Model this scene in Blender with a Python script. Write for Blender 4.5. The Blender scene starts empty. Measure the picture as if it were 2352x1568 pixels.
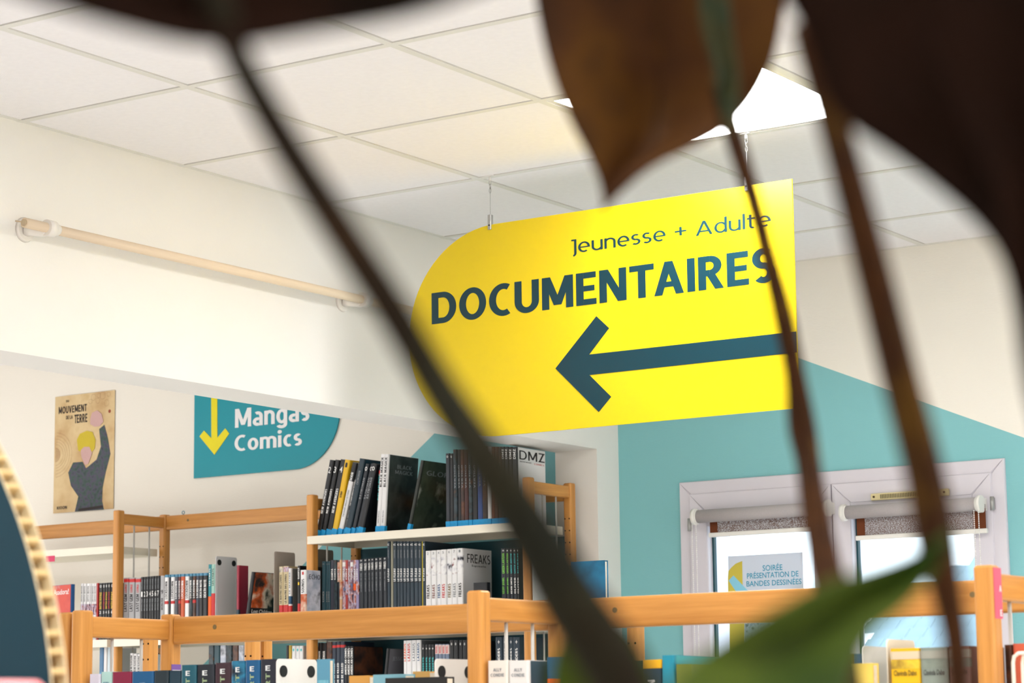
import bpy, bmesh, math, random
from mathutils import Matrix, Vector
random.seed(7)
S = bpy.context.scene
COL = S.collection
# ------------------------------------------------------------------ camera
FPX = 5482.67
EYE = 1.35
RGT = Vector((0.82903898, 0.55906228, -0.01198903))
DWN = Vector((-0.09832718, 0.12463742, -0.98731823))
FWD = Vector((-0.5504781, 0.81970414, 0.1583003))
cam = bpy.data.cameras.new('camera')
co = bpy.data.objects.new('camera', cam)
COL.objects.link(co)
cam.sensor_width = 36.0
cam.lens = FPX * 36.0 / 2352.0
cam.clip_start = 0.02
cam.clip_end = 200
R3 = Matrix((RGT, -DWN, -FWD)).transposed()
co.matrix_world = Matrix.Translation((0, 0, EYE)) @ R3.to_4x4()
cam.dof.use_dof = True
cam.dof.focus_distance = 5.9
cam.dof.aperture_fstop = 10.0
S.camera = co
# ------------------------------------------------------------------ exposure
S.view_settings.view_transform = 'Standard'
S.view_settings.look = 'None'
S.view_settings.gamma = 1.0
S.view_settings.use_curve_mapping = False
S.view_settings.exposure = 0.3
# ------------------------------------------------------------------ sky
wd = bpy.data.worlds.new('overcast_sky')
S.world = wd
wd.use_nodes = True
bgn = wd.node_tree.nodes['Background']
bgn.inputs['Color'].default_value = (0.86, 0.94, 1.0, 1)
bgn.inputs['Strength'].default_value = 3.0
PANEL_POWER = 24.0    # emission of the ceiling light panels
def fill_light(name, loc, rot, sx, sy, power, col=(1, .985, .97)):
    l = bpy.data.lights.new(name, 'AREA'); l.shape = 'RECTANGLE'; l.size = sx; l.size_y = sy; l.energy = power; l.color = col
    o = bpy.data.objects.new(name, l); COL.objects.link(o); o.location = loc; o.rotation_euler = rot
    return o
# fill lamps added to brighten the room: right side, behind the camera, room beyond
fill_light('added_fill_right', (2.5, 2.6, 1.05), (0, math.radians(112), 0), 1.5, 5.0, 80)
fill_light('added_fill_behind', (-1.0, -2.35, 1.35), (math.radians(90), 0, 0), 4.0, 1.7, 14)
fill_light('added_fill_beyond', (-8.9, 3.8, 1.35), (0, math.radians(-90), 0), 1.7, 3.5, 60)

# ------------------------------------------------------------------ materials
def lin(c):
    return tuple(((v / 255.0) / 12.92 if v / 255.0 <= 0.04045 else ((v / 255.0 + 0.055) / 1.055) ** 2.4) for v in c[:3]) + (1,)
_m = {}
def mat(name, rgb, rough=0.5, spec=0.4, noise=0.0, nscale=40, bump=0.0, bscale=200, metal=0, stretch=(1, 1, 1)):
    if name in _m: return _m[name]
    m = bpy.data.materials.new(name); m.use_nodes = True
    nt = m.node_tree; b = nt.nodes['Principled BSDF']
    c = lin(rgb)
    b.inputs['Base Color'].default_value = c
    b.inputs['Roughness'].default_value = rough
    b.inputs['Specular IOR Level'].default_value = spec
    b.inputs['Metallic'].default_value = metal
    if noise or bump:
        tc = nt.nodes.new('ShaderNodeTexCoord'); mp = nt.nodes.new('ShaderNodeMapping')
        mp.inputs['Scale'].default_value = stretch
        nt.links.new(tc.outputs['Object'], mp.inputs['Vector'])
    if noise:
        n = nt.nodes.new('ShaderNodeTexNoise'); n.inputs['Scale'].default_value = nscale; n.inputs['Detail'].default_value = 4
        nt.links.new(mp.outputs[0], n.inputs['Vector'])
        r = nt.nodes.new('ShaderNodeValToRGB')
        r.color_ramp.elements[0].position = 0.3; r.color_ramp.elements[1].position = 0.7
        r.color_ramp.elements[0].color = tuple(v * (1 - noise) for v in c[:3]) + (1,)
        r.color_ramp.elements[1].color = tuple(min(1, v * (1 + noise)) for v in c[:3]) + (1,)
        nt.links.new(n.outputs['Fac'], r.inputs['Fac']); nt.links.new(r.outputs['Color'], b.inputs['Base Color'])
    if bump:
        n2 = nt.nodes.new('ShaderNodeTexNoise'); n2.inputs['Scale'].default_value = bscale
        nt.links.new(mp.outputs[0], n2.inputs['Vector'])
        bp = nt.nodes.new('ShaderNodeBump'); bp.inputs['Strength'].default_value = bump; bp.inputs['Distance'].default_value = 0.002
        nt.links.new(n2.outputs['Fac'], bp.inputs['Height']); nt.links.new(bp.outputs['Normal'], b.inputs['Normal'])
    _m[name] = m
    return m
def art(name, cols, scale=30, stretch=(1, 1, 1), rough=0.35, detail=5, spec=0.4):
    """printed artwork: blotches of the given ink colours"""
    if name in _m: return _m[name]
    m = bpy.data.materials.new(name); m.use_nodes = True
    nt = m.node_tree; b = nt.nodes['Principled BSDF']
    b.inputs['Roughness'].default_value = rough; b.inputs['Specular IOR Level'].default_value = spec
    tc = nt.nodes.new('ShaderNodeTexCoord'); mp = nt.nodes.new('ShaderNodeMapping'); mp.inputs['Scale'].default_value = stretch
    oi = nt.nodes.new('ShaderNodeObjectInfo')
    mu = nt.nodes.new('ShaderNodeVectorMath'); mu.operation = 'ADD'
    sc = nt.nodes.new('ShaderNodeMath'); sc.operation = 'MULTIPLY'; sc.inputs[1].default_value = 50
    nt.links.new(oi.outputs['Random'], sc.inputs[0])
    nt.links.new(tc.outputs['Object'], mp.inputs[0]); nt.links.new(mp.outputs[0], mu.inputs[0]); nt.links.new(sc.outputs[0], mu.inputs[1])
    n = nt.nodes.new('ShaderNodeTexNoise'); n.inputs['Scale'].default_value = scale; n.inputs['Detail'].default_value = detail
    nt.links.new(mu.outputs[0], n.inputs['Vector'])
    r = nt.nodes.new('ShaderNodeValToRGB'); cr = r.color_ramp; cr.interpolation = 'LINEAR'
    k = len(cols)
    cr.elements[0].position = 0.3; cr.elements[0].color = lin(cols[0])
    cr.elements[1].position = 0.7; cr.elements[1].color = lin(cols[-1])
    for i in range(1, k - 1):
        e = cr.elements.new(0.3 + 0.4 * i / (k - 1)); e.color = lin(cols[i])
    nt.links.new(n.outputs['Fac'], r.inputs['Fac']); nt.links.new(r.outputs['Color'], b.inputs['Base Color'])
    _m[name] = m
    return m
def wood(name, rgb, axis, rough=0.35):
    """varnished beech, grain running along the axis"""
    if name in _m: return _m[name]
    m = bpy.data.materials.new(name); m.use_nodes = True
    nt = m.node_tree; b = nt.nodes['Principled BSDF']; b.inputs['Roughness'].default_value = rough
    b.inputs['Specular IOR Level'].default_value = 0.45
    tc = nt.nodes.new('ShaderNodeTexCoord'); mp = nt.nodes.new('ShaderNodeMapping')
    sc = [60, 60, 60]; sc[axis] = 2.5; mp.inputs['Scale'].default_value = sc
    nt.links.new(tc.outputs['Object'], mp.inputs[0])
    n = nt.nodes.new('ShaderNodeTexNoise'); n.inputs['Scale'].default_value = 1.0; n.inputs['Detail'].default_value = 6; n.inputs['Distortion'].default_value = 0.6
    nt.links.new(mp.outputs[0], n.inputs['Vector'])
    mp2 = nt.nodes.new('ShaderNodeMapping'); s2 = [260, 260, 260]; s2[axis] = 14; mp2.inputs['Scale'].default_value = s2
    nt.links.new(tc.outputs['Object'], mp2.inputs[0])
    n2 = nt.nodes.new('ShaderNodeTexNoise'); n2.inputs['Scale'].default_value = 1.0; n2.inputs['Detail'].default_value = 3
    nt.links.new(mp2.outputs[0], n2.inputs['Vector'])
    ad = nt.nodes.new('ShaderNodeMath'); ad.operation = 'MULTIPLY_ADD'; ad.inputs[1].default_value = 0.35
    nt.links.new(n2.outputs['Fac'], ad.inputs[0]); nt.links.new(n.outputs['Fac'], ad.inputs[2])
    r = nt.nodes.new('ShaderNodeValToRGB'); c = lin(rgb)
    r.color_ramp.elements[0].position = 0.45; r.color_ramp.elements[1].position = 0.95
    r.color_ramp.elements[0].color = (c[0] * 0.78, c[1] * 0.70, c[2] * 0.55, 1)
    r.color_ramp.elements[1].color = (min(1, c[0] * 1.12), c[1] * 1.14, c[2] * 1.2, 1)
    nt.links.new(ad.outputs[0], r.inputs['Fac']); nt.links.new(r.outputs['Color'], b.inputs['Base Color'])
    _m[name] = m
    return m
def emis(name, rgb, s):
    m = bpy.data.materials.new(name); m.use_nodes = True; nt = m.node_tree
    for n in list(nt.nodes): nt.nodes.remove(n)
    e = nt.nodes.new('ShaderNodeEmission'); o = nt.nodes.new('ShaderNodeOutputMaterial')
    e.inputs[0].default_value = rgb + (1,); e.inputs[1].default_value = s
    nt.links.new(e.outputs[0], o.inputs[0]); return m

BEECH = (206, 145, 72)
WX = wood('varnished beech rail', BEECH, 0); WY = wood('varnished beech side', BEECH, 1); WZ = wood('varnished beech post', BEECH, 2)
M_ceil = mat('mineral ceiling tile', (246, 243, 243), 0.9, 0.1, 0.015, 60, 0.25, 500)
M_grid = mat('ceiling grid white', (230, 228, 220), 0.6, 0.3)
M_cream = mat('cream painted beam', (238, 235, 228), 0.75, 0.2, 0.015, 3, 0.15, 120)
M_white = mat('white lacquered metal', (232, 230, 224), 0.45, 0.4)
M_shelf = mat('cream lacquered shelf', (232, 226, 208), 0.4, 0.4)
M_steel = mat('brushed steel', (170, 170, 168), 0.35, 0.5, metal=0.7)
M_rod = mat('grey lacquered rod', (196, 194, 188), 0.4, 0.4)
M_hole = mat('dark peg hole', (60, 38, 18), 0.8, 0.1)
M_pvc = mat('white window plastic', (216, 212, 220), 0.4, 0.4)
M_black = mat('black rubber', (22, 22, 24), 0.5, 0.3)
M_pages = mat('book pages', (226, 216, 196), 0.9, 0.1, 0.06, 90, stretch=(8, 1, 1))
M_yel = mat('yellow sign plastic', (216, 190, 0), 0.30, 0.55)
M_ink = mat('dark teal sign ink', (0, 50, 62), 0.30, 0.45)
M_teal = mat('teal sign plastic', (0, 148, 164), 0.35, 0.4)
M_letw = mat('white sign lettering', (240, 240, 240), 0.4, 0.4)
M_floor = mat('beige floor covering', (224, 222, 222), 0.6, 0.3, 0.08, 6)

# ------------------------------------------------------------------ helpers
def W(px, py, Y=None, X=None, Z=None, D=None):
    """point of the room seen at a photo pixel, on the plane Y=, X= or Z= (Z above the eye) or at a distance D"""
    r = RGT * ((px - 1176) / FPX) + DWN * ((py - 784) / FPX) + FWD
    if Y is not None: r = r * (Y / r.y)
    elif X is not None: r = r * (X / r.x)
    elif Z is not None: r = r * (Z / r.z)
    else: r = r.normalized() * D
    return Vector((r.x, r.y, r.z + EYE))
def tag(o, label=None, cat=None, group=None, kind=None):
    if label: o['label'] = label
    if cat: o['category'] = cat
    if group: o['group'] = group
    if kind: o['kind'] = kind
    return o
def new(name, me, parent=None, loc=None, mats=()):
    o = bpy.data.objects.new(name, me); COL.objects.link(o)
    if me is not None and mats:
        for m in mats: me.materials.append(m)
    if parent is not None: o.parent = parent
    if loc is not None: o.location = loc
    return o
def empty(name, loc, label=None, cat=None, group=None, kind=None):
    o = new(name, None, None, loc); o.empty_display_size = 0.05
    return tag(o, label, cat, group, kind)
def pymesh(name, v, f, smooth=False):
    me = bpy.data.meshes.new(name); me.from_pydata([tuple(a) for a in v], [], f); me.update()
    if smooth:
        for p in me.polygons: p.use_smooth = True
    return me
class MB:
    """collects shapes for one mesh"""
    def __init__(s): s.v = []; s.f = []; s.mi = []; s.sm = []
    def add(s, v, f, mi=0, sm=False):
        b = len(s.v); s.v += [tuple(a) for a in v]; s.f += [tuple(i + b for i in q) for q in f]; s.mi += [mi] * len(f); s.sm += [sm] * len(f)
        return s
    def box(s, x0, x1, y0, y1, z0, z1, mi=0):
        v = [(x, y, z) for z in (z0, z1) for y in (y0, y1) for x in (x0, x1)]
        return s.add(v, [(0, 2, 3, 1), (4, 5, 7, 6), (0, 1, 5, 4), (2, 6, 7, 3), (0, 4, 6, 2), (1, 3, 7, 5)], mi)
    def rbox(s, x0, x1, y0, y1, z0, z1, r=0.003, mi=0, seg=3, axis=2):
        """box with rounded edges along the axis and chamfered ends"""
        dims = [(x0, x1), (y0, y1), (z0, z1)]
        a, b = [(1, 2), (2, 0), (0, 1)][axis]
        (a0, a1), (b0, b1), (c0, c1) = dims[a], dims[b], dims[axis]
        def prof(r, ins):
            out = []
            for (cx, cy, st) in ((a1 - r, b1 - r, 0), (a0 + r, b1 - r, 90), (a0 + r, b0 + r, 180), (a1 - r, b0 + r, 270)):
                for k in range(seg + 1):
                    t = math.radians(st + 90 * k / seg)
                    out.append((cx + (r - ins) * math.cos(t), cy + (r - ins) * math.sin(t)))
            return out
        ch = min(r * 0.5, (c1 - c0) * 0.3)
        v = []; rings = [(c0, ch), (c0 + ch, 0), (c1 - ch, 0), (c1, ch)]
        for c, ins in rings:
            for p in prof(r, ins):
                q = [0, 0, 0]; q[a] = p[0]; q[b] = p[1]; q[axis] = c; v.append(q)
        n = 4 * (seg + 1); f = []
        for k in range(3):
            for i in range(n):
                j = (i + 1) % n; f.append((k * n + i, k * n + j, (k + 1) * n + j, (k + 1) * n + i))
        f.append(tuple(range(n - 1, -1, -1))); f.append(tuple(range(3 * n, 4 * n)))
        return s.add(v, f, mi, False)
    def cyl(s, p0, p1, r0, r1=None, n=16, mi=0, cap=True):
        p0 = Vector(p0); p1 = Vector(p1); r1 = r0 if r1 is None else r1
        d = (p1 - p0).normalized(); u = d.orthogonal().normalized(); w = d.cross(u)
        v = [p + (u * math.cos(t) + w * math.sin(t)) * r for p, r in ((p0, r0), (p1, r1)) for t in [2 * math.pi * i / n for i in range(n)]]
        s.add(v, [(i, (i + 1) % n, n + (i + 1) % n, n + i) for i in range(n)], mi, True)
        if cap:
            b = len(s.v) - 2 * n
            s.f += [tuple(b + i for i in range(n - 1, -1, -1)), tuple(b + n + i for i in range(n))]; s.mi += [mi] * 2; s.sm += [False] * 2
        return s
    def tube(s, pts, rads, n=12, mi=0):
        pts = [Vector(p) for p in pts]; v = []; f = []
        u = (pts[1] - pts[0]).normalized().orthogonal().normalized()
        for i, p in enumerate(pts):
            d = (pts[min(i + 1, len(pts) - 1)] - pts[max(i - 1, 0)]).normalized()
            u = (u - d * u.dot(d)).normalized(); w = d.cross(u)
            r = rads[i] if isinstance(rads, (list, tuple)) else rads
            v += [p + (u * math.cos(2 * math.pi * k / n) + w * math.sin(2 * math.pi * k / n)) * r for k in range(n)]
        for i in range(len(pts) - 1):
            f += [(i * n + k, i * n + (k + 1) % n, (i + 1) * n + (k + 1) % n, (i + 1) * n + k) for k in range(n)]
        s.add(v, f, mi, True)
        b = len(s.v) - len(v)
        s.f += [tuple(b + i for i in range(n - 1, -1, -1)), tuple(len(s.v) - n + i for i in range(n))]; s.mi += [mi] * 2; s.sm += [False] * 2
        return s
    def prism(s, poly, y0, y1, mi=0):
        """polygon in XZ pushed from y0 to y1"""
        n = len(poly); v = [(p[0], y0, p[1]) for p in poly] + [(p[0], y1, p[1]) for p in poly]
        f = [tuple(range(n)), tuple(range(2 * n - 1, n - 1, -1))] + [(i, n + i, n + (i + 1) % n, (i + 1) % n) for i in range(n)]
        return s.add(v, f, mi)
    def build(s, name, mats, parent=None, loc=None, fix=True):
        me = bpy.data.meshes.new(name); me.from_pydata(s.v, [], s.f)
        if not isinstance(mats, (list, tuple)): mats = [mats]
        for m in mats: me.materials.append(m)
        me.polygons.foreach_set('material_index', s.mi); me.polygons.foreach_set('use_smooth', s.sm); me.update()
        if fix:
            bm = bmesh.new(); bm.from_mesh(me); bmesh.ops.recalc_face_normals(bm, faces=bm.faces); bm.to_mesh(me); bm.free()
        return new(name, me, parent, loc)
_t = {}
def textmesh(txt, bold=0.0, res=3, sp=1.0):
    k = (txt, bold, res, sp)
    if k in _t: return _t[k]
    c = bpy.data.curves.new('lettering', 'FONT'); c.body = txt; c.offset = bold; c.resolution_u = res; c.size = 1.0; c.space_character = sp
    o = bpy.data.objects.new('tmp', c); COL.objects.link(o)
    dg = bpy.context.evaluated_depsgraph_get()
    me = bpy.data.meshes.new_from_object(o.evaluated_get(dg))
    bpy.data.objects.remove(o); bpy.data.curves.remove(c)
    xs = [v.co.x for v in me.vertices]; ys = [v.co.y for v in me.vertices]
    x0, x1, y0, y1 = min(xs), max(xs), min(ys), max(ys)
    for v in me.vertices: v.co = ((v.co.x - x0) / (x1 - x0), (v.co.y - y0) / max(1e-6, y1 - y0), 0)
    me.materials.clear(); me.materials.append(None); me.name = 'lettering'
    _t[k] = me
    return me
HEAVY = set('ABCDEFGHIJKLMNOPRSTUVWXYZ ')
def text(txt, m, parent, o, ux, uy, bold=0.0, res=3, name='lettering', label=None, sp=1.0):
    """lettering whose bounding box starts at o and spans the vectors ux, uy"""
    if set(txt) <= HEAVY: me = stroke_text(txt, .2 if bold > 0.008 else .15, .17 if bold > 0.008 else .13, .12)
    else: me = textmesh(txt, 0 if 'M' in txt else bold, res, sp)
    ob = new(name, me, parent)
    o = Vector(o); ux = Vector(ux); uy = Vector(uy); n = ux.cross(uy).normalized()
    ob.matrix_local = Matrix(((ux.x, uy.x, n.x, o.x), (ux.y, uy.y, n.y, o.y), (ux.z, uy.z, n.z, o.z), (0, 0, 0, 1)))
    ob.material_slots[0].link = 'OBJECT'; ob.material_slots[0].material = m
    if label: ob['label'] = label
    return ob
def glyphs():
    """heavy humanist capitals and small letters drawn from bars, slanted bars and elliptical arcs"""
    G = {}
    def R(x0, y0, x1, y1): return ('r', x0, y0, x1, y1)
    def Dg(x0, y0, x1, y1): return ('d', x0, y0, x1, y1)
    def A(cx, cy, rx, ry, a0, a1): return ('a', cx, cy, rx, ry, a0, a1)
    def make(w, h):
        x = .74; g = {}
        g['D'] = (.74, [R(0, 0, w, 1), R(w, 1 - h, .34, 1), R(w, 0, .34, h), A(.34, .5, .40, .5, -90, 90)])
        g['O'] = (.80, [A(.40, .5, .40, .515, 0, 360)])
        g['C'] = (.66, [A(.42, .5, .42, .515, 62, 298)])
        g['U'] = (.70, [R(0, .34, w, 1), R(.70 - w, .34, .70, 1), A(.35, .35, .35, .365, 180, 360)])
        g['M'] = (.88, [R(0, 0, w, 1), R(.88 - w, 0, .88, 1), Dg(w * .62, 1, .44, .12), Dg(.88 - w * .62, 1, .44, .12)])
        g['E'] = (.56, [R(0, 0, w, 1), R(w, 1 - h, .55, 1), R(w, 0, .56, h), R(w, .5 - h * .42, .51, .5 + h * .5)])
        g['N'] = (.74, [R(0, 0, w, 1), R(.74 - w, 0, .74, 1), Dg(w * .62, 1, .74 - w * .62, 0)])
        g['T'] = (.66, [R(.33 - w / 2, 0, .33 + w / 2, 1 - h), R(0, 1 - h, .66, 1)])
        g['A'] = (.80, [Dg(w * .55, 0, .40, 1), Dg(.80 - w * .55, 0, .40, 1), R(.2, .23, .6, .23 + h * .9)])
        g['I'] = (w, [R(0, 0, w, 1)])
        g['R'] = (.66, [R(0, 0, w, 1), R(w, 1 - h, .30, 1), R(w, .40, .30, .40 + h), A(.30, .70, .31, .30, -90, 90), Dg(.66 - w * .56, 0, .32, .46)])
        g['S'] = (.58, [A(.29, .5 + (.515 - h / 2) / 2 , .285, (.515 + h / 2) / 2, 48, 270), A(.29, .5 - (.515 - h / 2) / 2, .29, (.515 + h / 2) / 2, -138, 90)])
        g['Z'] = (.60, [R(.02, 1 - h, .60, 1), R(0, 0, .60, h), Dg(w * .62, .0, .60 - w * .62, 1)])
        g['F'] = (.52, [R(0, 0, w, 1), R(w, 1 - h, .52, 1), R(w, .5 - h * .5, .48, .5 + h * .5)])
        g['K'] = (.66, [R(0, 0, w, 1), Dg(w, .42, .66 - w * .55, 1), Dg(.66 - w * .5, 0, w * 1.3, .6)])
        g['B'] = (.62, [R(0, 0, w, 1), R(w, 1 - h, .30, 1), R(w, .5 - h / 2, .32, .5 + h / 2), R(w, 0, .32, h), A(.30, .74, .28, .26, -90, 90), A(.32, .27, .30, .27, -90, 90)])
        g['G'] = (.72, [A(.42, .5, .42, .515, 62, 320), R(.72 - w, .05, .72, .5), R(.42, .5 - h, .72, .5)])
        g['V'] = (.74, [Dg(w * .55, 1, .37, 0), Dg(.74 - w * .55, 1, .37, 0)])
        g['L'] = (.50, [R(0, 0, w, 1), R(w, 0, .50, h)])
        g['H'] = (.72, [R(0, 0, w, 1), R(.72 - w, 0, .72, 1), R(w, .5 - h / 2, .72 - w, .5 + h / 2)])
        g['P'] = (.62, [R(0, 0, w, 1), R(w, 1 - h, .30, 1), R(w, .42, .30, .42 + h), A(.30, .71, .31, .29, -90, 90)])
        g['W'] = (1.04, [Dg(w * .55, 1, .27, 0), Dg(.52, 1, .27, 0), Dg(.52, 1, .77, 0), Dg(1.04 - w * .55, 1, .77, 0)])
        g['Y'] = (.66, [R(.33 - w / 2, 0, .33 + w / 2, .5), Dg(.33, .4, w * .55, 1), Dg(.33, .4, .66 - w * .55, 1)])
        g['X'] = (.68, [Dg(w * .55, 0, .68 - w * .55, 1), Dg(w * .55, 1, .68 - w * .55, 0)])
        g['J'] = (.30, [R(.30 - w, -.02, .30, 1), R(.04, 1 - h, .30 - w, 1), A(.30 - w * .5 - .16, -.02, .16 + w * .5, .24, -90 + 18, 0), ])
        g['+'] = (.56, [R(0, .5 - h / 2, .56, .5 + h / 2), R(.28 - w / 2, .2, .28 - h / 0.999 / 2 + 0, .5 - h / 2) if 0 else R(.28 - w / 2, .2, .28 + w / 2, .8)])
        g[' '] = (.24, [])
        xr = .30
        g['o'] = (2 * xr, [A(xr, x / 2, xr, x / 2 + .015, 0, 360)])
        g['c'] = (.48, [A(xr, x / 2, xr, x / 2 + .015, 60, 300)])
        g['e'] = (.60, [A(xr, x / 2, xr, x / 2 + .015, 0, 305), R(w * .7, x / 2 - h * .45, .60 - .0, x / 2 + h * .35)])
        g['u'] = (.56, [R(0, .26, w, x), R(.56 - w, 0, .56, x), A(.28, .27, .28, .285, 180, 335)])
        g['n'] = (.56, [R(0, 0, w, x), R(.56 - w, 0, .56, x - .27), A(.28, x - .27, .28, .285, 0, 155)])
        g['m'] = (.92, [R(0, 0, w, x), R(.46 - w / 2, 0, .46 + w / 2, x - .24), R(.92 - w, 0, .92, x - .24), A(.23 + w * .25, x - .24, .23 + w * .25, .255, 0, 150), A(.69 - w * .25 + 0, x - .24, .23 + w * .25, .255, 0, 150)])
        g['s'] = (.46, [A(.23, x / 2 + (x / 2 + .012 - h / 2) / 2, .22, (x / 2 + .012 + h / 2) / 2, 45, 270), A(.23, x / 2 - (x / 2 + .012 - h / 2) / 2, .23, (x / 2 + .012 + h / 2) / 2, -138, 90)])
        g['d'] = (.60, [A(xr, x / 2, xr, x / 2 + .015, 30, 330), R(.60 - w, 0, .60, 1.08)])
        g['l'] = (w, [R(0, 0, w, 1.08)])
        g['i'] = (w * 1.1, [R(0, 0, w, x), A(w / 2, x + .22, w * .62, w * .62, 0, 360)])
        g['t'] = (.42, [R(.10, .2, .10 + w, .95), R(0, x - h, .40, x), A(.10 + .16, .2, .16, .215, 180, 300)])
        g['a'] = (.54, [R(.54 - w, 0, .54, x - .22), A(.27, x - .24, .27, .255, 0, 125), A(.25, .215, .25, .225, 50, 310)])
        g['g'] = (.58, [A(xr, x / 2, xr, x / 2 + .015, 30, 330), R(.58 - w, -.05, .58, x), A(.29, -.05, .29, .22, 200, 360)])
        return g
    return make
_g = glyphs()
def stroke_text(txt, w, h, track=.1, big=False):
    """mesh of the lettering, bounding box scaled to the unit square"""
    k = ('stroke', txt, w, h, track)
    if k in _t: return _t[k]
    gs = _g(w, h); mb = MB(); x = 0; pz = 0
    for ch in txt:
        gw, parts = gs[ch]
        for p in parts:
            pz += 1; nb = len(mb.v)
            if p[0] == 'r': mb.add([(x + p[1], p[2], 0), (x + p[3], p[2], 0), (x + p[3], p[4], 0), (x + p[1], p[4], 0)], [(0, 1, 2, 3)])
            elif p[0] == 'd':
                _, x0, y0, x1, y1 = p; L = math.hypot(x1 - x0, y1 - y0); hw = w * L / abs(y1 - y0) / 2
                q = [(x + x0 - hw, y0, 0), (x + x0 + hw, y0, 0), (x + x1 + hw, y1, 0), (x + x1 - hw, y1, 0)]
                if y0 > y1: q.reverse()
                mb.add(q, [(0, 1, 2, 3)])
            else:
                _, cx, cy, rx, ry, a0, a1 = p; n = max(8, int(abs(a1 - a0) / 9)); v = []
                dw = min(w, rx * .999); dh = min(h, ry * .999); n = n if w > .3 or big else max(6, n // 2)
                for i in range(n + 1):
                    t = math.radians(a0 + (a1 - a0) * i / n); c, s_ = math.cos(t), math.sin(t)
                    v += [(x + cx + rx * c, cy + ry * s_, 0), (x + cx + (rx - dw) * c, cy + (ry - dh) * s_, 0)]
                mb.add(v, [(2 * i, 2 * i + 2, 2 * i + 3, 2 * i + 1) for i in range(n)])
            mb.v[nb:] = [(q_[0], q_[1], pz % 5 * (.00006 if big else .000025)) for q_ in mb.v[nb:]]
        x += gw + (track if ch != ' ' else .12) - (.09 if ch == 'T' else 0)
    X = [v[0] for v in mb.v]; Yy = [v[1] for v in mb.v]; x0, x1, y0, y1 = min(X), max(X), min(Yy), max(Yy)
    me = pymesh('lettering', [((a - x0) / (x1 - x0), (b - y0) / (y1 - y0), c) for a, b, c in mb.v], mb.f)
    bm = bmesh.new(); bm.from_mesh(me)
    for f in bm.faces:
        f.normal_update()
        if f.normal.z < 0: f.normal_flip()
    bm.to_mesh(me); bm.free()
    me.materials.append(None)
    _t[k] = me
    return me
def stext(txt, m, parent, o, ux, uz, w, h, track=.1, label=None):
    me = stroke_text(txt, w, h, track, True); ob = new('lettering', me, parent)
    o = Vector(o); ux = Vector(ux); uz = Vector(uz); n = ux.cross(uz).normalized()
    ob.matrix_local = Matrix(((ux.x, uz.x, n.x, o.x), (ux.y, uz.y, n.y, o.y), (ux.z, uz.z, n.z, o.z), (0, 0, 0, 1)))
    ob.material_slots[0].link = 'OBJECT'; ob.material_slots[0].material = m
    return ob
ORD = ['first', 'second', 'third', 'fourth', 'fifth', 'sixth', 'seventh', 'eighth', 'ninth', 'tenth', 'eleventh', 'twelfth', 'thirteenth', 'fourteenth',
       'fifteenth', 'sixteenth', 'seventeenth', 'eighteenth', 'nineteenth', 'twentieth']

# ================================================================== SETTING
XB0, XB1 = -4.395, -4.228          # thickness of the left wall and its beam
YW = 6.94                           # back wall
H = EYE + 1.4934                    # ceiling
SOF = EYE + 0.913                   # underside of the beam
XR, YN, XL = 2.6, -2.5, -9.0
# back wall with a window hole; teal house shape painted on it
def wall_paint():
    m = bpy.data.materials.new('back wall paint'); m.use_nodes = True
    nt = m.node_tree; b = nt.nodes['Principled BSDF']; b.inputs['Roughness'].default_value = 0.8; b.inputs['Specular IOR Level'].default_value = 0.15
    tc = nt.nodes.new('ShaderNodeTexCoord'); sx = nt.nodes.new('ShaderNodeSeparateXYZ'); nt.links.new(tc.outputs['Object'], sx.inputs[0])
    def line(k, c):
        a = nt.nodes.new('ShaderNodeMath'); a.operation = 'MULTIPLY_ADD'; a.inputs[1].default_value = k; a.inputs[2].default_value = c
        nt.links.new(sx.outputs['X'], a.inputs[0])
        l = nt.nodes.new('ShaderNodeMath'); l.operation = 'LESS_THAN'; nt.links.new(sx.outputs['Z'], l.inputs[0]); nt.links.new(a.outputs[0], l.inputs[1])
        return l
    l1 = line(-0.42, EYE + 1.168 - 0.42 * 3.52); l2 = line(0.733, EYE + 0.96 + 0.733 * 5.11)
    mu = nt.nodes.new('ShaderNodeMath'); mu.operation = 'MULTIPLY'; nt.links.new(l1.outputs[0], mu.inputs[0]); nt.links.new(l2.outputs[0], mu.inputs[1])
    mx = nt.nodes.new('ShaderNodeMix'); mx.data_type = 'RGBA'
    mx.inputs[6].default_value = lin((243, 239, 228)); mx.inputs[7].default_value = lin((136, 196, 200))
    nt.links.new(mu.outputs[0], mx.inputs[0]); nt.links.new(mx.outputs[2], b.inputs['Base Color'])
    n = nt.nodes.new('ShaderNodeTexNoise'); n.inputs['Scale'].default_value = 160; bp = nt.nodes.new('ShaderNodeBump')
    mp = nt.nodes.new('ShaderNodeMapping'); mp.inputs['Scale'].default_value = (0.5, 1, 2.2)
    nt.links.new(tc.outputs['Object'], mp.inputs[0]); nt.links.new(mp.outputs[0], n.inputs['Vector'])
    bp.inputs['Strength'].default_value = 0.35; bp.inputs['Distance'].default_value = 0.002
    nt.links.new(n.outputs['Fac'], bp.inputs['Height']); nt.links.new(bp.outputs['Normal'], b.inputs['Normal'])
    return m
WX0, WX1 = -3.986, -2.831           # outer edges of the window frame
WZ0, WZ1 = EYE - 0.45, EYE + 0.793
w = MB(); i_ = 0.02
w.box(XL, WX0 + i_, YW, YW + 0.25, 0, H + .1).box(WX1 - i_, XR, YW, YW + 0.25, 0, H + .1)
w.box(WX0 + i_, WX1 - i_, YW, YW + 0.25, 0, WZ0 + i_).box(WX0 + i_, WX1 - i_, YW, YW + 0.25, WZ1 - i_, H + .1)
tag(w.build('wall_back', wall_paint()), kind='structure')
w = MB()
w.box(XB0, XB1, YN, YW, SOF, H + .1)                # beam above the opening
w.box(XB0, XB1, 6.80, YW, 0, SOF)                   # stub beside the back wall
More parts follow.
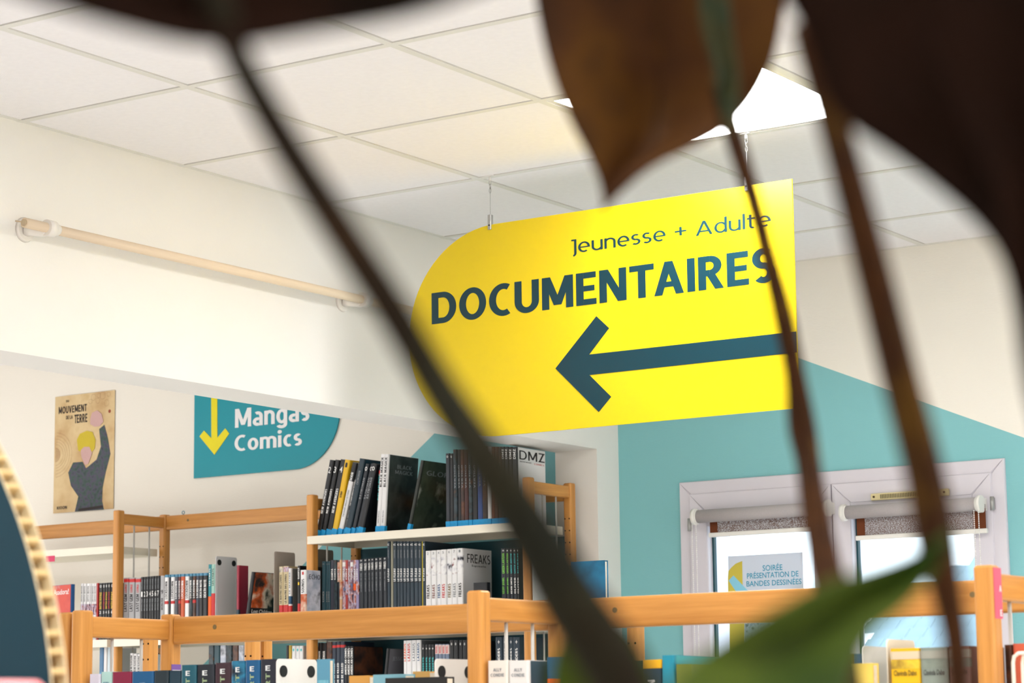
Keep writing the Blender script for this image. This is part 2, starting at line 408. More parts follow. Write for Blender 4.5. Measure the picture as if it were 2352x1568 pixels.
w.box(XB0, XB1, YN, 1.6, 0, SOF)                    # near side of the opening
tag(w.build('wall_left', M_cream), kind='structure')
tag(MB().box(XR, XR + .2, YN, YW, 0, H + .1).build('wall_right', M_cream), kind='structure')
tag(MB().box(XL, XR, YN - .2, YN, 0, H + .1).build('wall_front', M_cream), kind='structure')
tag(MB().box(XL - .2, XL, YN, YW, 0, H + .1).build('wall_far', M_cream), kind='structure')
tag(MB().box(XL, XR, YN, YW, -.1, 0).build('floor', M_floor), kind='structure')

# ceiling: slab above, white T grid, tiles as single pieces
GX, GY, T = -3.674, 4.111, 0.6
ceil = tag(MB().box(XL, XR, YN, YW, H + .05, H + .12).build('ceiling', mat('ceiling void', (70, 68, 66), 0.9, 0.1)), kind='structure')
tiles_done = {}
gap = 0.0130
xs = [XB1] + [GX + T * i for i in range(0, 11)] + [XR]
ys = [YN] + [GY + T * j for j in range(-11, 5)] + [YW]
xs = [x for x in xs if XB1 <= x <= XR]; ys = sorted(y for y in ys if YN <= y <= YW)
LIGHTS = {(1, 1), (5, 1), (3, -3), (7, -3), (1, -7), (5, -7)}  # first is the panel above the sign, the others are added out of view
def tilemesh(a, b):
    k = (round(a, 3), round(b, 3))
    if k in tiles_done: return tiles_done[k]
    g = gap; t = 0.005
    m = MB(); v = []
    for z, ins in ((0, g + .0012), (t, g), (t + .02, g)):
        v += [(ins, ins, z), (a - ins, ins, z), (a - ins, b - ins, z), (ins, b - ins, z)]
    m.add(v, [(3, 2, 1, 0), (8, 9, 10, 11)] + [(k2 * 4 + i, k2 * 4 + (i + 1) % 4, k2 * 4 + 4 + (i + 1) % 4, k2 * 4 + 4 + i) for k2 in (0, 1) for i in range(4)])
    me = bpy.data.meshes.new('ceiling_tile'); me.from_pydata(m.v, [], m.f); me.materials.append(M_ceil); me.update()
    tiles_done[k] = me
    return me
lights = []
for ix in range(len(xs) - 1):
    for iy in range(len(ys) - 1):
        a = xs[ix + 1] - xs[ix]; b = ys[iy + 1] - ys[iy]
        gi = round((xs[ix] - GX) / T) if ix > 0 else -1; gj = round((ys[iy] - GY) / T)
        if iy == 0: gj = -99
        if (gi, gj) in LIGHTS:
            lights.append((xs[ix], ys[iy])); continue
        new('ceiling_tile', tilemesh(a, b), ceil, (xs[ix], ys[iy], H))
hx = 0.0105
for y in ys[1:-1]: MB().box(XB1, XR, y - hx, y + hx, H - .002, H + .03).build('grid_rail', M_grid, ceil)
for x in xs[1:-1]: MB().box(x - hx, x + hx, YN, YW, H - .0021, H + .03).build('grid_rail', M_grid, ceil)
for x0, x1, y0, y1 in ((XB1, XB1 + .018, YN, YW), (XB1, XR, YW - .018, YW)): MB().box(x0, x1, y0, y1, H - .0012, H + .002).build('edge_trim', M_grid, ceil)
# plain ceiling of the room beyond the beam
MB().box(XL, XB0, YN, YW, H, H + .04).build('ceiling_board', M_ceil, ceil)
M_lamp = emis('led diffuser', (1.0, 0.985, 0.97), PANEL_POWER)
lights += [(-6.9, 3.6), (-6.9, 0.6), (-5.4, 1.8)]  # unseen panels added to light the room beyond the beam
for n_, (x, y) in enumerate(lights):
    z = H + .0005 if x > XB1 else H - 0.02
    L = empty('ceiling_light', (x, y, z))
    tag(L, 'square flush ceiling light panel glowing white above the yellow sign' if n_ == [i for i, q in enumerate(lights) if abs(q[0] - (GX + T)) < .01 and abs(q[1] - (GY + T)) < .01][0]
        else 'square flush ceiling light panel added outside the picture, %s along the ceiling' % ORD[n_], 'light')
    f = MB(); g = .0125
    f.box(g, T - g, g, g + .012, -.001, .02).box(g, T - g, T - g - .012, T - g, -.001, .02).box(g, g + .012, g + .012, T - g - .012, -.001, .02).box(T - g - .012, T - g, g + .012, T - g - .012, -.001, .02)
    f.build('frame', M_white, L)
    MB().box(g + .012, T - g - .012, g + .012, T - g - .012, .001, .015).build('diffuser', M_lamp, L)

# ------------------------------------------------------------------ window
win = tag(new('window_1', None, None, (0, 0, 0)), kind='structure')
def frame(x0, x1, z0, z1, wdt, y0, y1, name, parent, m=M_pvc, r=.004):
    """four mitred members"""
    mb = MB(); wl = wdt
    def mem(a, b, c, d):     # quad in XZ, pushed in y, with a small bevel towards the room
        cen = [(a[0] + b[0] + c[0] + d[0]) / 4, (a[1] + b[1] + c[1] + d[1]) / 4]
        q = [a, b, c, d]
        mb2 = [(p[0], y1, p[1]) for p in q] + [(p[0], y0 + r, p[1]) for p in q] + [(p[0] + (cen[0] - p[0]) * .0 + (.0025 if p[0] < cen[0] else -.0025), y0, p[1] + (.0025 if p[1] < cen[1] else -.0025)) for p in q]
        f = [(3, 2, 1, 0), (8, 9, 10, 11)] + [(k * 4 + i, k * 4 + (i + 1) % 4, k * 4 + 4 + (i + 1) % 4, k * 4 + 4 + i) for k in (0, 1) for i in range(4)]
        o = MB().add(mb2, f); o.build(name, m, parent)
    e = .0003
    mem((x0, z1), (x1, z1), (x1 - wl - e, z1 - wl), (x0 + wl + e, z1 - wl))
    mem((x0, z0), (x1, z0), (x1 - wl - e, z0 + wl), (x0 + wl + e, z0 + wl))
    mem((x0, z0 + e), (x0, z1 - e), (x0 + wl, z1 - wl - e), (x0 + wl, z0 + wl + e))
    mem((x1, z0 + e), (x1, z1 - e), (x1 - wl, z1 - wl - e), (x1 - wl, z0 + wl + e))
YF = YW - 0.012
frame(WX0, WX1, WZ0, WZ1, .046, YF, YW + .06, 'frame_member', win)
XM = W(1917, 1200, Y=YW).x
SI = .042
SASH = ((WX0 + SI, XM - .0015), (XM + .0015, WX1 - SI))
for x0, x1, z0, z1 in ((WX0 + .021, WX0 + .046, WZ0 + .02, WZ1 - .02), (WX1 - .046, WX1 - .021, WZ0 + .02, WZ1 - .02), (WX0 + .047, WX1 - .047, WZ1 - .046, WZ1 - .021), (WX0 + .047, WX1 - .047, WZ0 + .021, WZ0 + .046)):
    MB().box(x0, x1, YW + .061, YW + .249, z0, z1).build('reveal_lining', M_pvc, win)
M_seal = mat('dark teal window seal', (22, 70, 78), 0.5, 0.3)
M_glass = bpy.data.materials.new('window glass'); M_glass.use_nodes = True
nt = M_glass.node_tree
for n in list(nt.nodes): nt.nodes.remove(n)
o_ = nt.nodes.new('ShaderNodeOutputMaterial'); mx = nt.nodes.new('ShaderNodeMixShader'); tr = nt.nodes.new('ShaderNodeBsdfTransparent'); gl = nt.nodes.new('ShaderNodeBsdfGlossy')
gl.inputs['Roughness'].default_value = 0.02; fr = nt.nodes.new('ShaderNodeFresnel'); fr.inputs[0].default_value = 1.45
nt.links.new(fr.outputs[0], mx.inputs[0]); nt.links.new(tr.outputs[0], mx.inputs[1]); nt.links.new(gl.outputs[0], mx.inputs[2]); nt.links.new(mx.outputs[0], o_.inputs[0])
tr.inputs[0].default_value = (0.94, 0.98, 1, 1)
SW = .066
for (a, b) in SASH:
    frame(a, b, WZ0 + SI, WZ1 - SI, SW, YF + .004 - .012, YW + .05, 'sash_member', win)
    MB().box(a + SW, b - SW, YF - .006, YW + .05, WZ1 - SI - SW - .045, WZ1 - SI - SW + .001).build('sash_head', M_pvc, win)
    MB().box(a + SW - .004, a + SW + .006, YW + .012, YW + .03, WZ0 + SI + SW, WZ1 - SI - SW).build('seal', M_seal, win)
    MB().box(a + SW - .004, b - SW + .004, YW + .018, YW + .024, WZ0 + SI + SW - .004, WZ1 - SI - SW + .004).build('pane', M_glass, win)
# hinges, catch and vent
for px, py in ((1585, 1205), (2280, 1156)):
    p = W(px, py, Y=YF - .012)
    h = MB().cyl((p.x, p.y - .004, p.z - .021), (p.x, p.y - .004, p.z + .021), .0065, n=14)
    h.box(p.x - .004, p.x + .004, p.y - .004, p.y + .01, p.z - .018, p.z + .018)
    h.build('hinge', M_steel, win)
p = W(1946, 1462, Y=YF - .01)
h = MB().cyl((p.x, p.y + .01, p.z), (p.x, p.y - .012, p.z), .006).rbox(p.x - .006, p.x + .006, p.y - .016, p.y - .008, p.z - .03, p.z + .03, .003)
h.build('handle', M_steel, win)
M_vent = mat('aged cream vent', (222, 208, 160), 0.5, 0.3)
a = W(2003, 1141, Y=YF - .012); b = W(2180, 1131, Y=YF - .012)
vent = empty('air_vent', (a.x, a.y, (a.z + b.z) / 2), 'small cream slotted air vent above the right window blind', 'vent')
L_ = b.x - a.x
MB().rbox(0, L_, -.012, 0.004, -.011, .011, .004, axis=0).build('vent_body', M_vent, vent)
sl = MB()
for k in range(34):
    x = .035 + k * (L_ - .07) / 34
    sl.box(x, x + .002, -.0145, -.011, -.0065, .0065)
tag(sl.build('vent_slats', mat('vent slot grey', (120, 112, 84), .6), vent), kind='stuff')
for x in (.012, L_ - .012): MB().cyl((x, -.015, 0), (x, -.010, 0), .0035, n=10).build('screw', mat('vent screw', (70, 52, 30), .5), vent)

# ------------------------------------------------------------------ roller blinds
M_tube = mat('grey blind fabric', (176, 170, 170), 0.75, 0.2, 0.04, 300)
M_band = art('brown blind fabric with painted light', [(84, 58, 46), (110, 84, 72), (170, 170, 176), (226, 230, 236)], 260, (1, 1, 2.5), 0.8)  # pale specks painted in for sun showing through the weave
M_brown = mat('brown blind edge', (104, 58, 36), 0.8, 0.1)
M_chain = mat('white bead chain', (236, 234, 232), 0.4, 0.4)
def blind(pl, pr, yl, yr, barl, barr, label, chain_left):
    Y = YF - .05
    a = W(pl, yl, Y=Y); b = W(pr, yr, Y=Y); z = (a.z + b.z) / 2
    r = empty('roller_blind', (a.x, Y, z), label, 'blind', 'roller blinds on the window')
    L = b.x - a.x
    MB().cyl((0, 0, 0), (L, 0, 0), .0215, n=28).build('fabric_roll', M_tube, r)
    for x, s in ((-.012, 1), (L + .012, -1)):
        m = MB().cyl((x - .006, 0, 0), (x + .006, 0, 0), .027, n=24).cyl((x, 0, 0), (x + s * .012, 0, 0), .022, n=20)
        m.rbox(x - .0045, x + .0045, .001, .045, -.018, .02, .003)
        m.build('bracket', M_white, r)
    c = W(barl[0], barl[1], Y=Y - .002); d = W(barr[0], barr[1], Y=Y - .002); zb = (c.z + d.z) / 2 - z
    x0, x1 = c.x - a.x, d.x - a.x
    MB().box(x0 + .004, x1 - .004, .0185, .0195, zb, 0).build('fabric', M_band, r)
    MB().box(x0 + .004, x0 + .032, .0175, .0183, zb, -.012).build('fabric_hem', M_brown, r)
    MB().box(x1 - .045, x1 - .004, .0175, .0183, zb, -.012).build('fabric_hem', M_brown, r)
    MB().rbox(x0, x1, .013, .025, zb - .009, zb + .006, .003, axis=0).build('bottom_bar', M_white, r)
    cx = -.006 if chain_left else L + .006
    for k in (-.0075, .0075):
        m = MB(); pts = []
        nb = 80
        for i in range(nb):
            q = (cx + k, -.02, -.022 - i * .0065)
            m.cyl((q[0], q[1], q[2] - .0019), (q[0], q[1], q[2] + .0019), .0019, n=5)
        m.cyl((cx + k, -.02, -.02), (cx + k, -.02, -.022 - nb * .0065), .0005, n=4)
        tag(m.build('bead_chain', M_chain, r), kind='stuff')
blind(1604, 1893, 1188, 1165, (1622, 1228), (1880, 1210), 'grey roller blind rolled up over the left window pane', True)
blind(1946, 2243, 1178, 1156, (1960, 1236), (2262, 1214), 'grey roller blind rolled up over the right window pane', False)

# ------------------------------------------------------------------ poster on the window
def sheet(name, px0, py0, px1, py1, Y, m, label=None, cat=None, th=.0006, parent=None):
    a = W(px0, py0, Y=Y); b = W(px1, py1, Y=Y)
    r = MB().box(0, b.x - a.x, 0, th, b.z - a.z, 0).build(name, m, parent, (a.x, a.y, a.z))
    if label: tag(r, label, cat)
    return r, b.x - a.x, a.z - b.z
m = bpy.data.materials.new('backlit poster paper'); m.use_nodes = True
nt = m.node_tree; b_ = nt.nodes['Principled BSDF']; b_.inputs['Base Color'].default_value = lin((236, 240, 246)); b_.inputs['Roughness'].default_value = .7
tl = nt.nodes.new('ShaderNodeBsdfTranslucent'); tl.inputs[0].default_value = lin((190, 200, 212)); mx = nt.nodes.new('ShaderNodeMixShader'); mx.inputs[0].default_value = .35
nt.links.new(b_.outputs[0], mx.inputs[1]); nt.links.new(tl.outputs[0], mx.inputs[2]); nt.links.new(mx.outputs[0], nt.nodes['Material Output'].inputs[0])
M_paper = m
ps, pw, ph = sheet('window_poster', 1672, 1277, 1852, 1545, YW + .012, M_paper, 'pale event poster with blue capitals taped inside the left window pane', 'poster')
M_pblue = mat('poster blue print', (64, 158, 188), .6); M_pyel = mat('poster yellow print', (206, 190, 74), .6); M_plb = mat('poster light blue print', (140, 208, 232), .6)
def ptext(t, l, r_, yb_l, yt, m, par, ref, Y, bold=0.01, off=-.0008):
    """lettering placed in the XZ plane between photo pixels: left, right, baseline at left, top at right"""
    a = W(l, yb_l, Y=Y); b = W(r_, yt, Y=Y)
    text(t, m, par, (a.x - ref.x, off, a.z - ref.z), (b.x - a.x, 0, 0), (0, 0, b.z - a.z), bold)
for t, l, r_, yb, yt in (('SOIRÉE', 1752, 1797, 1311, 1292), ('PRÉSENTATION DE', 1716, 1834, 1329, 1307), ('BANDES DESSINÉES', 1715, 1841, 1347, 1325)):
    ptext(t, l, r_, yb, yt, M_pblue, ps, ps.location, YW + .012)
def pshape(pts, Y, m, par, name, off=-.0006, th=.0003):
    q = [W(x, y, Y=Y) for x, y in pts]
    return MB().prism([(p.x - par.location.x, p.z - par.location.z) for p in q], off - th, off).build(name, m, par)
arc = [(1672, 1330), (1673, 1312), (1680, 1303), (1690, 1294), (1705, 1288)]
pshape(arc + [(1706, 1350), (1673, 1375)], YW + .012, M_pyel, ps, 'printed_leaf_shape')
pshape([(1674, 1333), (1685, 1321), (1720, 1358), (1700, 1372)], YW + .012, M_plb, ps, 'printed_blue_bar', -.001)
pshape([(1676, 1430), (1710, 1429), (1710, 1500), (1677, 1501)], YW + .012, M_pyel, ps, 'printed_yellow_panel')
pshape([(1711, 1429), (1770, 1426), (1770, 1480), (1712, 1482)], YW + .012, art('poster photo', [(120, 150, 176), (170, 196, 214), (60, 84, 104)], 60), ps, 'printed_photo')
ptext('ш', 1684, 1700, 1451, 1440, M_pblue, ps, ps.location, YW + .012, .03)

# ------------------------------------------------------------------ neighbouring roof outside
M_slate = mat('pale blue slate', (122, 146, 156), .5, .4, .12, 3)
roof = empty('neighbour_roof', (-9, 19, 0), 'pale blue slate roof of the neighbouring house outside the right window', 'roof')
base = MB()
def rz(y): return EYE - .6 + (y - 17.0) * 0.62
base.add([(W(2262, 1240, Y=20.2).x + 9, 1.2, rz(20.2)), (W(1975, 1400, Y=17).x + 9, -2, rz(17) - .02), (2, -2, rz(17) - .02), (2, 1.2, rz(20.2)), (W(1975, 1400, Y=17).x + 9, -2, 0), (2, -2, 0), (W(2262, 1240, Y=20.2).x + 9, 1.2, 0), (2, 1.2, 0)],
         [(0, 1, 2, 3), (1, 4, 5, 2), (4, 6, 7, 5), (0, 3, 7, 6), (0, 6, 4, 1), (3, 2, 5, 7)])
base.build('roof_body', mat('render wall outside', (214, 222, 228), .8), roof)
sm_ = MB().box(0, .222, 0, .006, 0, .005); 
slme = None
cy_, cz_ = 1 / math.hypot(1, .62), .62 / math.hypot(1, .62)
row = 0; cnt = 0
ang = math.atan(.62)
slate = MB().box(0, .161, 0, .19, 0, .008).build('slate', M_slate, roof); slme = slate.data
slate.location = (.3, -1.2, rz(17.8) + .02); slate.rotation_euler = (ang + .03, 0, 0)
for row in range(15):
    y = 18.35 + row * .135
    xl = W(1975, 1450, Y=y).x if row < 8 else W(1975 + (row - 7) * 38, 1300, Y=y).x
    for k in range(11):
        x = xl + k * .165 + (.08 if row % 2 else 0)
        o = new('slate', slme, roof, (x + 9 + random.uniform(-.002, .002), y - 19, rz(y) + .014)); o.rotation_euler = (ang + .03, 0, random.uniform(-.006, .006))

# ------------------------------------------------------------------ hanging yellow sign
YS = 5.30
sz0, sz1 = EYE + .770, EYE + 1.355
sx1 = -2.70; sxl = -3.905; rr = (sz1 - sz0) / 2
sg = empty('hanging_sign', (sx1, YS, (sz0 + sz1) / 2), 'yellow hanging sign with rounded left end, dark teal lettering and left arrow', 'sign')
poly = [(0, -rr), (0, rr)]
cx = sxl + rr - sx1
n = 40
for k in range(n + 1):
    t = math.pi / 2 + math.pi * k / n
    poly.append((cx + rr * math.cos(t), rr * math.sin(t)))
MB().prism(poly, 0, .005).build('board', M_yel, sg)
def sgt(t, l, r_, yb, yt, w_, h_, tr_):
    a = W(l, yb, Y=YS); b = W(r_, yt, Y=YS); o = sg.location
    stext(t, M_ink, sg, (a.x - o.x, -.0006, a.z - o.z), (b.x - a.x, 0, 0), (0, 0, b.z - a.z), w_, h_, tr_)
sgt('DOCUMENTAIRES', 992, 1779, 746, 566, .205, .18, .085)
sgt('Jeunesse + Adulte', 1313, 1770, 590, 482, .118, .105, .085)
ap = [(1276, 846), (1370, 726), (1399, 753.5), (1353.5, 814), (1830.6, 761), (1832, 809), (1354, 861), (1404, 911), (1375.5, 946)]
q = [W(x, y, Y=YS) for x, y in ap]
MB().prism([(min(p.x - sg.location.x, -.0005), p.z - sg.location.z) for p in q], -.0009, -.0002).build('arrow', M_ink, sg)
for px, pc in ((1124, 403), (1712, 305)):
    c = W(px, pc, Y=YS); x = c.x - sg.location.x
    top = H - sg.location.z; bot = rr
    MB().box(x - .014, x + .014, -.006, .012, top - .003, top + .001).cyl((x, .003, top - .003), (x, .003, top - .014), .004, n=10).build('ceiling_clip', M_white, sg)
    m = MB().cyl((x, .003, bot + .02), (x, .003, top - .03), .0007, n=6)
    for k in range(3):
        z = top - .014 - k * .011
        pts = [(x + .0035 * math.cos(t) * (k % 2 == 0), .003 + .0035 * math.cos(t) * (k % 2), z - .006 + .0075 * math.sin(t)) for t in [2 * math.pi * i / 10 for i in range(11)]]
        m.tube(pts, .0007, 5)
    m.build('hanging_wire', M_steel, sg)
    MB().rbox(x - .0055, x + .0055, -.004, .009, bot - .014, bot + .028, .002).cyl((x, -.0045, bot - .002), (x, -.0035, bot - .002), .0025, n=10, mi=1).build('cable_gripper', [M_steel, M_black], sg)

# ------------------------------------------------------------------ teal sign on the back wall
zc = EYE + 1.163; r2 = .211
s2 = empty('wall_sign', (-6.143, YW - .008, zc), 'teal wall sign with white lettering and yellow down arrow, partly behind beam', 'sign')
xr = -5.43 - s2.location.x
poly = [(0, -r2), (xr - r2, -r2)] + [(xr - r2 + r2 * math.sin(math.pi * k / 30), -r2 * math.cos(math.pi * k / 30)) for k in range(1, 30)] + [(xr - r2, r2), (0, r2)]
MB().prism(poly, 0, .006).build('board', M_teal, s2)
Y2 = YW - .008
for t, l, r_, yb, yt in (('Mangas', 540, 711, 994, 921), ('Comics', 539, 694, 1037, 982)):
    a = W(l, yb, Y=Y2); b = W(r_, yt, Y=Y2); o = s2.location
    stext(t, M_letw, s2, (a.x - o.x, -.001, a.z - o.z), (b.x - a.x, 0, 0), (0, 0, b.z - a.z), .19, .16, .08)
pts = [(486, 800), (486, 1006), (469, 988.6), (458.6, 1002), (493, 1044), (527, 995.4), (518, 983.5), (499.7, 1005), (499.7, 800)]
q = [W(x, y, Y=Y2) for x, y in pts]
MB().prism([(p.x - s2.location.x, min(p.z - s2.location.z, r2 - .03)) for p in q], -.0015, -.0003).build('arrow', mat('yellow arrow', (236, 222, 0), .4), s2)

# ------------------------------------------------------------------ wall poster (plain stand-in artwork, real lettering)
M_parch = art('parchment poster print', [(196, 160, 112), (212, 184, 136), (222, 198, 152), (206, 176, 124)], 9, (1, 1, 1), .6, 6)
YP = YW - .004
pa = W(127, 912, Y=YP); pb = W(264, 895, Y=YP); pc = W(124, 1179, Y=YP)
po = MB().box(0, pb.x - pa.x, 0, .0015, pc.z - pa.z, 0).build('wall_poster', M_parch, None, (pa.x, YP, (pa.z + pb.z) / 2))
tag(po, 'tall parchment coloured poster with black title lettering on the back wall', 'poster')
M_pk = mat('poster black print', (40, 30, 30), .6); M_pr = mat('poster sepia line', (150, 96, 64), .6)
def pot(t, l, r_, yb, yt, m=M_pk, bold=.01):
    ptext(t, l, r_, yb, yt, m, po, po.location, YP, bold)
pot('DU', 152, 159, 924, 918); pot('MOUVEMENT', 135, 200, 951, 927); pot('DE LA', 152, 167, 963, 953); pot('TERRE', 171, 201, 972, 949); pot('KIOON', 131, 154, 1170, 1161, bold=.03)
def ringp(cx, cy, rp, a0, a1, name, m, wd=.0011):
    c = W(cx, cy, Y=YP); rad = rp * .00178
    out = []; inn = []
    for k in range(25):
        t = math.radians(a0 + (a1 - a0) * k / 24)
        out.append(((rad + wd) * math.cos(t), (rad + wd) * math.sin(t))); inn.append((rad * math.cos(t), rad * math.sin(t)))
    x0 = c.x - po.location.x; z0 = c.z - po.location.z
    mb = MB()
    v = [(x0 + max(-x0 + .001, p[0]), -.0007, z0 + p[1]) for p in out] + [(x0 + max(-x0 + .001, p[0]), -.0007, z0 + p[1]) for p in inn]
    mb.add(v, [(i, i + 1, 26 + i, 25 + i) for i in range(24)])
    return mb.build(name, m, po, fix=False)
for rp in (26, 33, 40, 48, 56): ringp(128, 1045, rp * .9, -88, 88, 'printed_ring', M_pr, .0007)
for rp in (3, 6, 9, 12, 15): ringp(127, 1045, rp, -88, 88, 'printed_ring', mat('poster rust line', (140, 66, 44), .6), .0012)
for x, y, rr_ in ((215, 912, 7), (225, 920, 6), (236, 908, 8), (245, 925, 7), (208, 922, 5), (250, 905, 5), (228, 908, 5)): ringp(x, y, rr_, 0, 360, 'printed_cloud_curl', M_pr, .0007)
ringp(252, 944, 0.5, 0, 360, 'printed_dot', mat('poster rust dot', (150, 60, 30), .6), .006)
def psh(pts, m, name, off): return pshape([(x, y) for x, y in pts], YP, m, po, name, off)
M_coat = art('poster dark green print', [(48, 58, 66), (60, 84, 76), (80, 76, 98), (44, 62, 60)], 55, (1, 1, 1), .6)
psh([(172, 1175), (180, 1140), (163, 1115), (157, 1085), (168, 1062), (190, 1060), (198, 1075), (222, 1055), (232, 1025), (228, 985), (240, 975), (248, 1005), (254, 1042), (243, 1085), (236, 1120), (235, 1150), (239, 1170)], M_coat, 'printed_dark_shape', -.0005)
psh([(181, 1168), (236, 1160), (237, 1166), (181, 1174)], M_pk, 'printed_band', -.0010)
psh([(177, 1010), (184, 996), (200, 989), (213, 992), (220, 1010), (218, 1030), (205, 1045), (190, 1040), (180, 1034)], mat('poster yellow shape', (206, 184, 44), .6), 'printed_yellow_shape', -.0013)
psh([(186, 1034), (194, 1026), (206, 1026), (212, 1040), (204, 1064), (196, 1068), (188, 1050)], mat('poster pink shape', (206, 168, 164), .6), 'printed_pink_shape', -.0018)
psh([(208, 962), (212, 948), (224, 942), (234, 950), (238, 968), (230, 978), (218, 980), (208, 974)], mat('poster pink shape', (206, 168, 164), .6), 'printed_pink_shape', -.0018)

# ------------------------------------------------------------------ curtain rod on the beam
M_rw = mat('pale limed wood', (232, 212, 184), .55, .3, .05, 1, stretch=(90, 3, 90)); M_rp = mat('white rod bracket', (236, 230, 222), .45, .4)
XR_ = XB1 + .055
e0 = W(56, 514, X=XR_); e1 = W(940, 710, X=XR_)
zr = (e0.z + e1.z) / 2
rd = empty('curtain_rod', (XB1, e0.y, zr), 'pale wooden curtain rod on white brackets fixed along the cream beam', 'curtain rod')
MB().cyl((.055, .0, 0), (.055, 2.35, 0), .0125, n=24).build('rod', M_rw, rd)
MB().cyl((.055, -.004, 0), (.055, .001, 0), .0085, n=16).cyl((.045, -.02, .002), (.05, 0, .002), .002, n=8).build('rod_end_screw', mat('turned rod end', (196, 176, 146), .5), rd)
for yb in (.085, 1.36):
    b = MB().cyl((.0, yb - .03, -.002), (.009, yb - .03, -.002), .032, .028, n=28)
    b.tube([(.008, yb - .03, -.002), (.022, yb - .024, -.006), (.036, yb - .01, -.008), (.046, yb, -.006)], [.019, .013, .0125, .016], 16)
    b.cyl((.055, yb - .012, 0), (.055, yb + .014, 0), .0205, n=28)
    b.build('bracket', M_rp, rd)
    MB().cyl((.055, yb + .013, .0), (.055, yb + .03, .0), .0135, .0138, n=20).build('collar', M_rp, rd)

# ================================================================== BOOKCASES
PW, PD = .031, .034
def post(par, x, y, z1, holes=True, hz=(0, 0), nm='post'):
    p = MB().rbox(x - PW / 2, x + PW / 2, y - PD / 2, y + PD / 2, 0.0, z1, .007).build(nm, WZ, par)
    if holes:
        hh = MB()
        for k in range(int((hz[1] - hz[0]) / .04)):
            for dx in (-.0085, .0085):
                c = (x + dx, y - PD / 2, hz[0] + k * .04)
                hh.cyl((c[0], c[1] - .0006, c[2]), (c[0], c[1] + .004, c[2]), .0026, n=8)
        tag(hh.build('peg_holes', M_hole, p), kind='stuff')
    return p
def endframe(par, x, yf, yr, ztop, rods=(.33, .66)):
    """front post, rear post, side rail and two vertical rods"""
    post(par, x, yf, ztop, False)
    post(par, x, yr, ztop, True, (ztop - 1.2, ztop - .06))
    MB().rbox(x - .011, x + .011, yf + PD / 2 - .001, yr - PD / 2 + .001, ztop - .051, ztop - .011, .004, axis=1).build('side_rail', WY, par)
    for t in rods:
        y = yf + (yr - yf) * t
        MB().cyl((x, y, .15), (x, y, ztop - .045), .0032, n=10).build('rod', M_rod, par)
    MB().rbox(x - .011, x + .011, yf + PD / 2 - .001, yr - PD / 2 + .001, .12, .16, .004, axis=1).build('side_rail', WY, par)
def shelf(par, x0, x1, y0, y1, ztop, lip=.027):
    m = MB().box(x0, x1, y0, y1, ztop - .0025, ztop).box(x0, x1, y0, y0 + .003, ztop - lip, ztop - .0026).box(x0, x1, y1 - .003, y1, ztop - lip, ztop - .0026)
    m.box(x0, x0 + .003, y0 + .0031, y1 - .0031, ztop - lip, ztop - .0026).box(x1 - .003, x1, y0 + .0031, y1 - .0031, ztop - lip, ztop - .0026)
    m.box(x0 + .003, x1 - .003, y0 + .003, y0 + .02, ztop - lip, ztop - lip + .0015)
    return m.build('shelf', M_shelf, par)
def longrail(par, x0, x1, y, ztop, hgt=.054):
    r = MB().rbox(x0, x1, y - .011, y + .011, ztop - hgt, ztop, .005, axis=0).build('rail', WX, par)
    for x in (x0 + .11, x1 - .11):
        MB().cyl((x, y - .0118, ztop - hgt / 2 + .004), (x, y - .0105, ztop - hgt / 2 + .004), .0048, n=12).build('bolt_cover', mat('bolt cover grey brown', (120, 100, 62), .5), r)
    return r
# back row against the wall
BYF, BYR, BZ = 6.492, 6.742, EYE + .797
BX = [-7.03, -6.117, -5.205, -4.303]
names = ['beech bookcase bay below the wall poster', 'beech bookcase bay without top shelf, below the teal sign', 'beech bookcase bay with full cream top shelf, beside the opening jamb']
SH1, SH2, SH3 = EYE + .650, EYE + .324, EYE - .006
cases = []
for i in range(3):
    c = empty('bookcase', (0, 0, 0), names[i], 'bookcase', 'beech bookcases along the back wall'); c.location = (0, 0, 0)
    cases.append(c)
    x0, x1 = BX[i], BX[i + 1]
    endframe(c, x0, BYF, BYR, BZ)
    if i == 2: endframe(c, x1, BYF, BYR, BZ)
    longrail(c, x0 + PW / 2, x1 - PW / 2, BYR, BZ - .005)
    longrail(c, x0 + PW / 2, x1 - PW / 2, BYR, .2)
    ya, yb = BYF - .036, BYR - PD / 2 - .004
    if i == 0: s = shelf(c, x0 + .02, x1 - .0175, BYF - .01, yb, EYE + .667)
    if i == 2: shelf(c, x0 + .0185 - .012, x1 - .0165 , ya, yb, SH1)
    for zz in (SH2, SH3, SH3 - .33, SH3 - .66): shelf(c, x0 + .0185 - .012, x1 - .0165 + (.0165 if i < 2 and False else 0), ya, yb, zz)
pn = MB().box(BX[2] + PW / 2 + .001, BX[3] - PW / 2 - .001, BYR + .004, BYR + .010, .2, SH1 - .03).build('back_panel', mat('dark teal back panel', (38, 84, 96), .6), cases[2])
pn['label'] = 'dark teal back panel'
# magenta label on the first bay's shelf
a = W(104, 1277, Y=BYF - .012); b = W(125, 1289, Y=BYF - .012)
MB().box(a.x, b.x, BYF - .0112, BYF - .0102, b.z, a.z).build('shelf_label', mat('magenta label', (206, 50, 96), .5), cases[0])
# screw eye on the rail
p = W(421, 1178, Y=BYR)
m = MB()
m.tube([(p.x + .006 * math.cos(t), p.y, p.z + .002 + .006 * math.sin(t)) for t in [2 * math.pi * i / 16 for i in range(17)]], .0016, 8).cyl((p.x, p.y, p.z - .012), (p.x, p.y, p.z - .004), .0015, n=8)
m.build('screw_eye', mat('blue grey metal', (110, 150, 164), .4, metal=.3), cases[1])

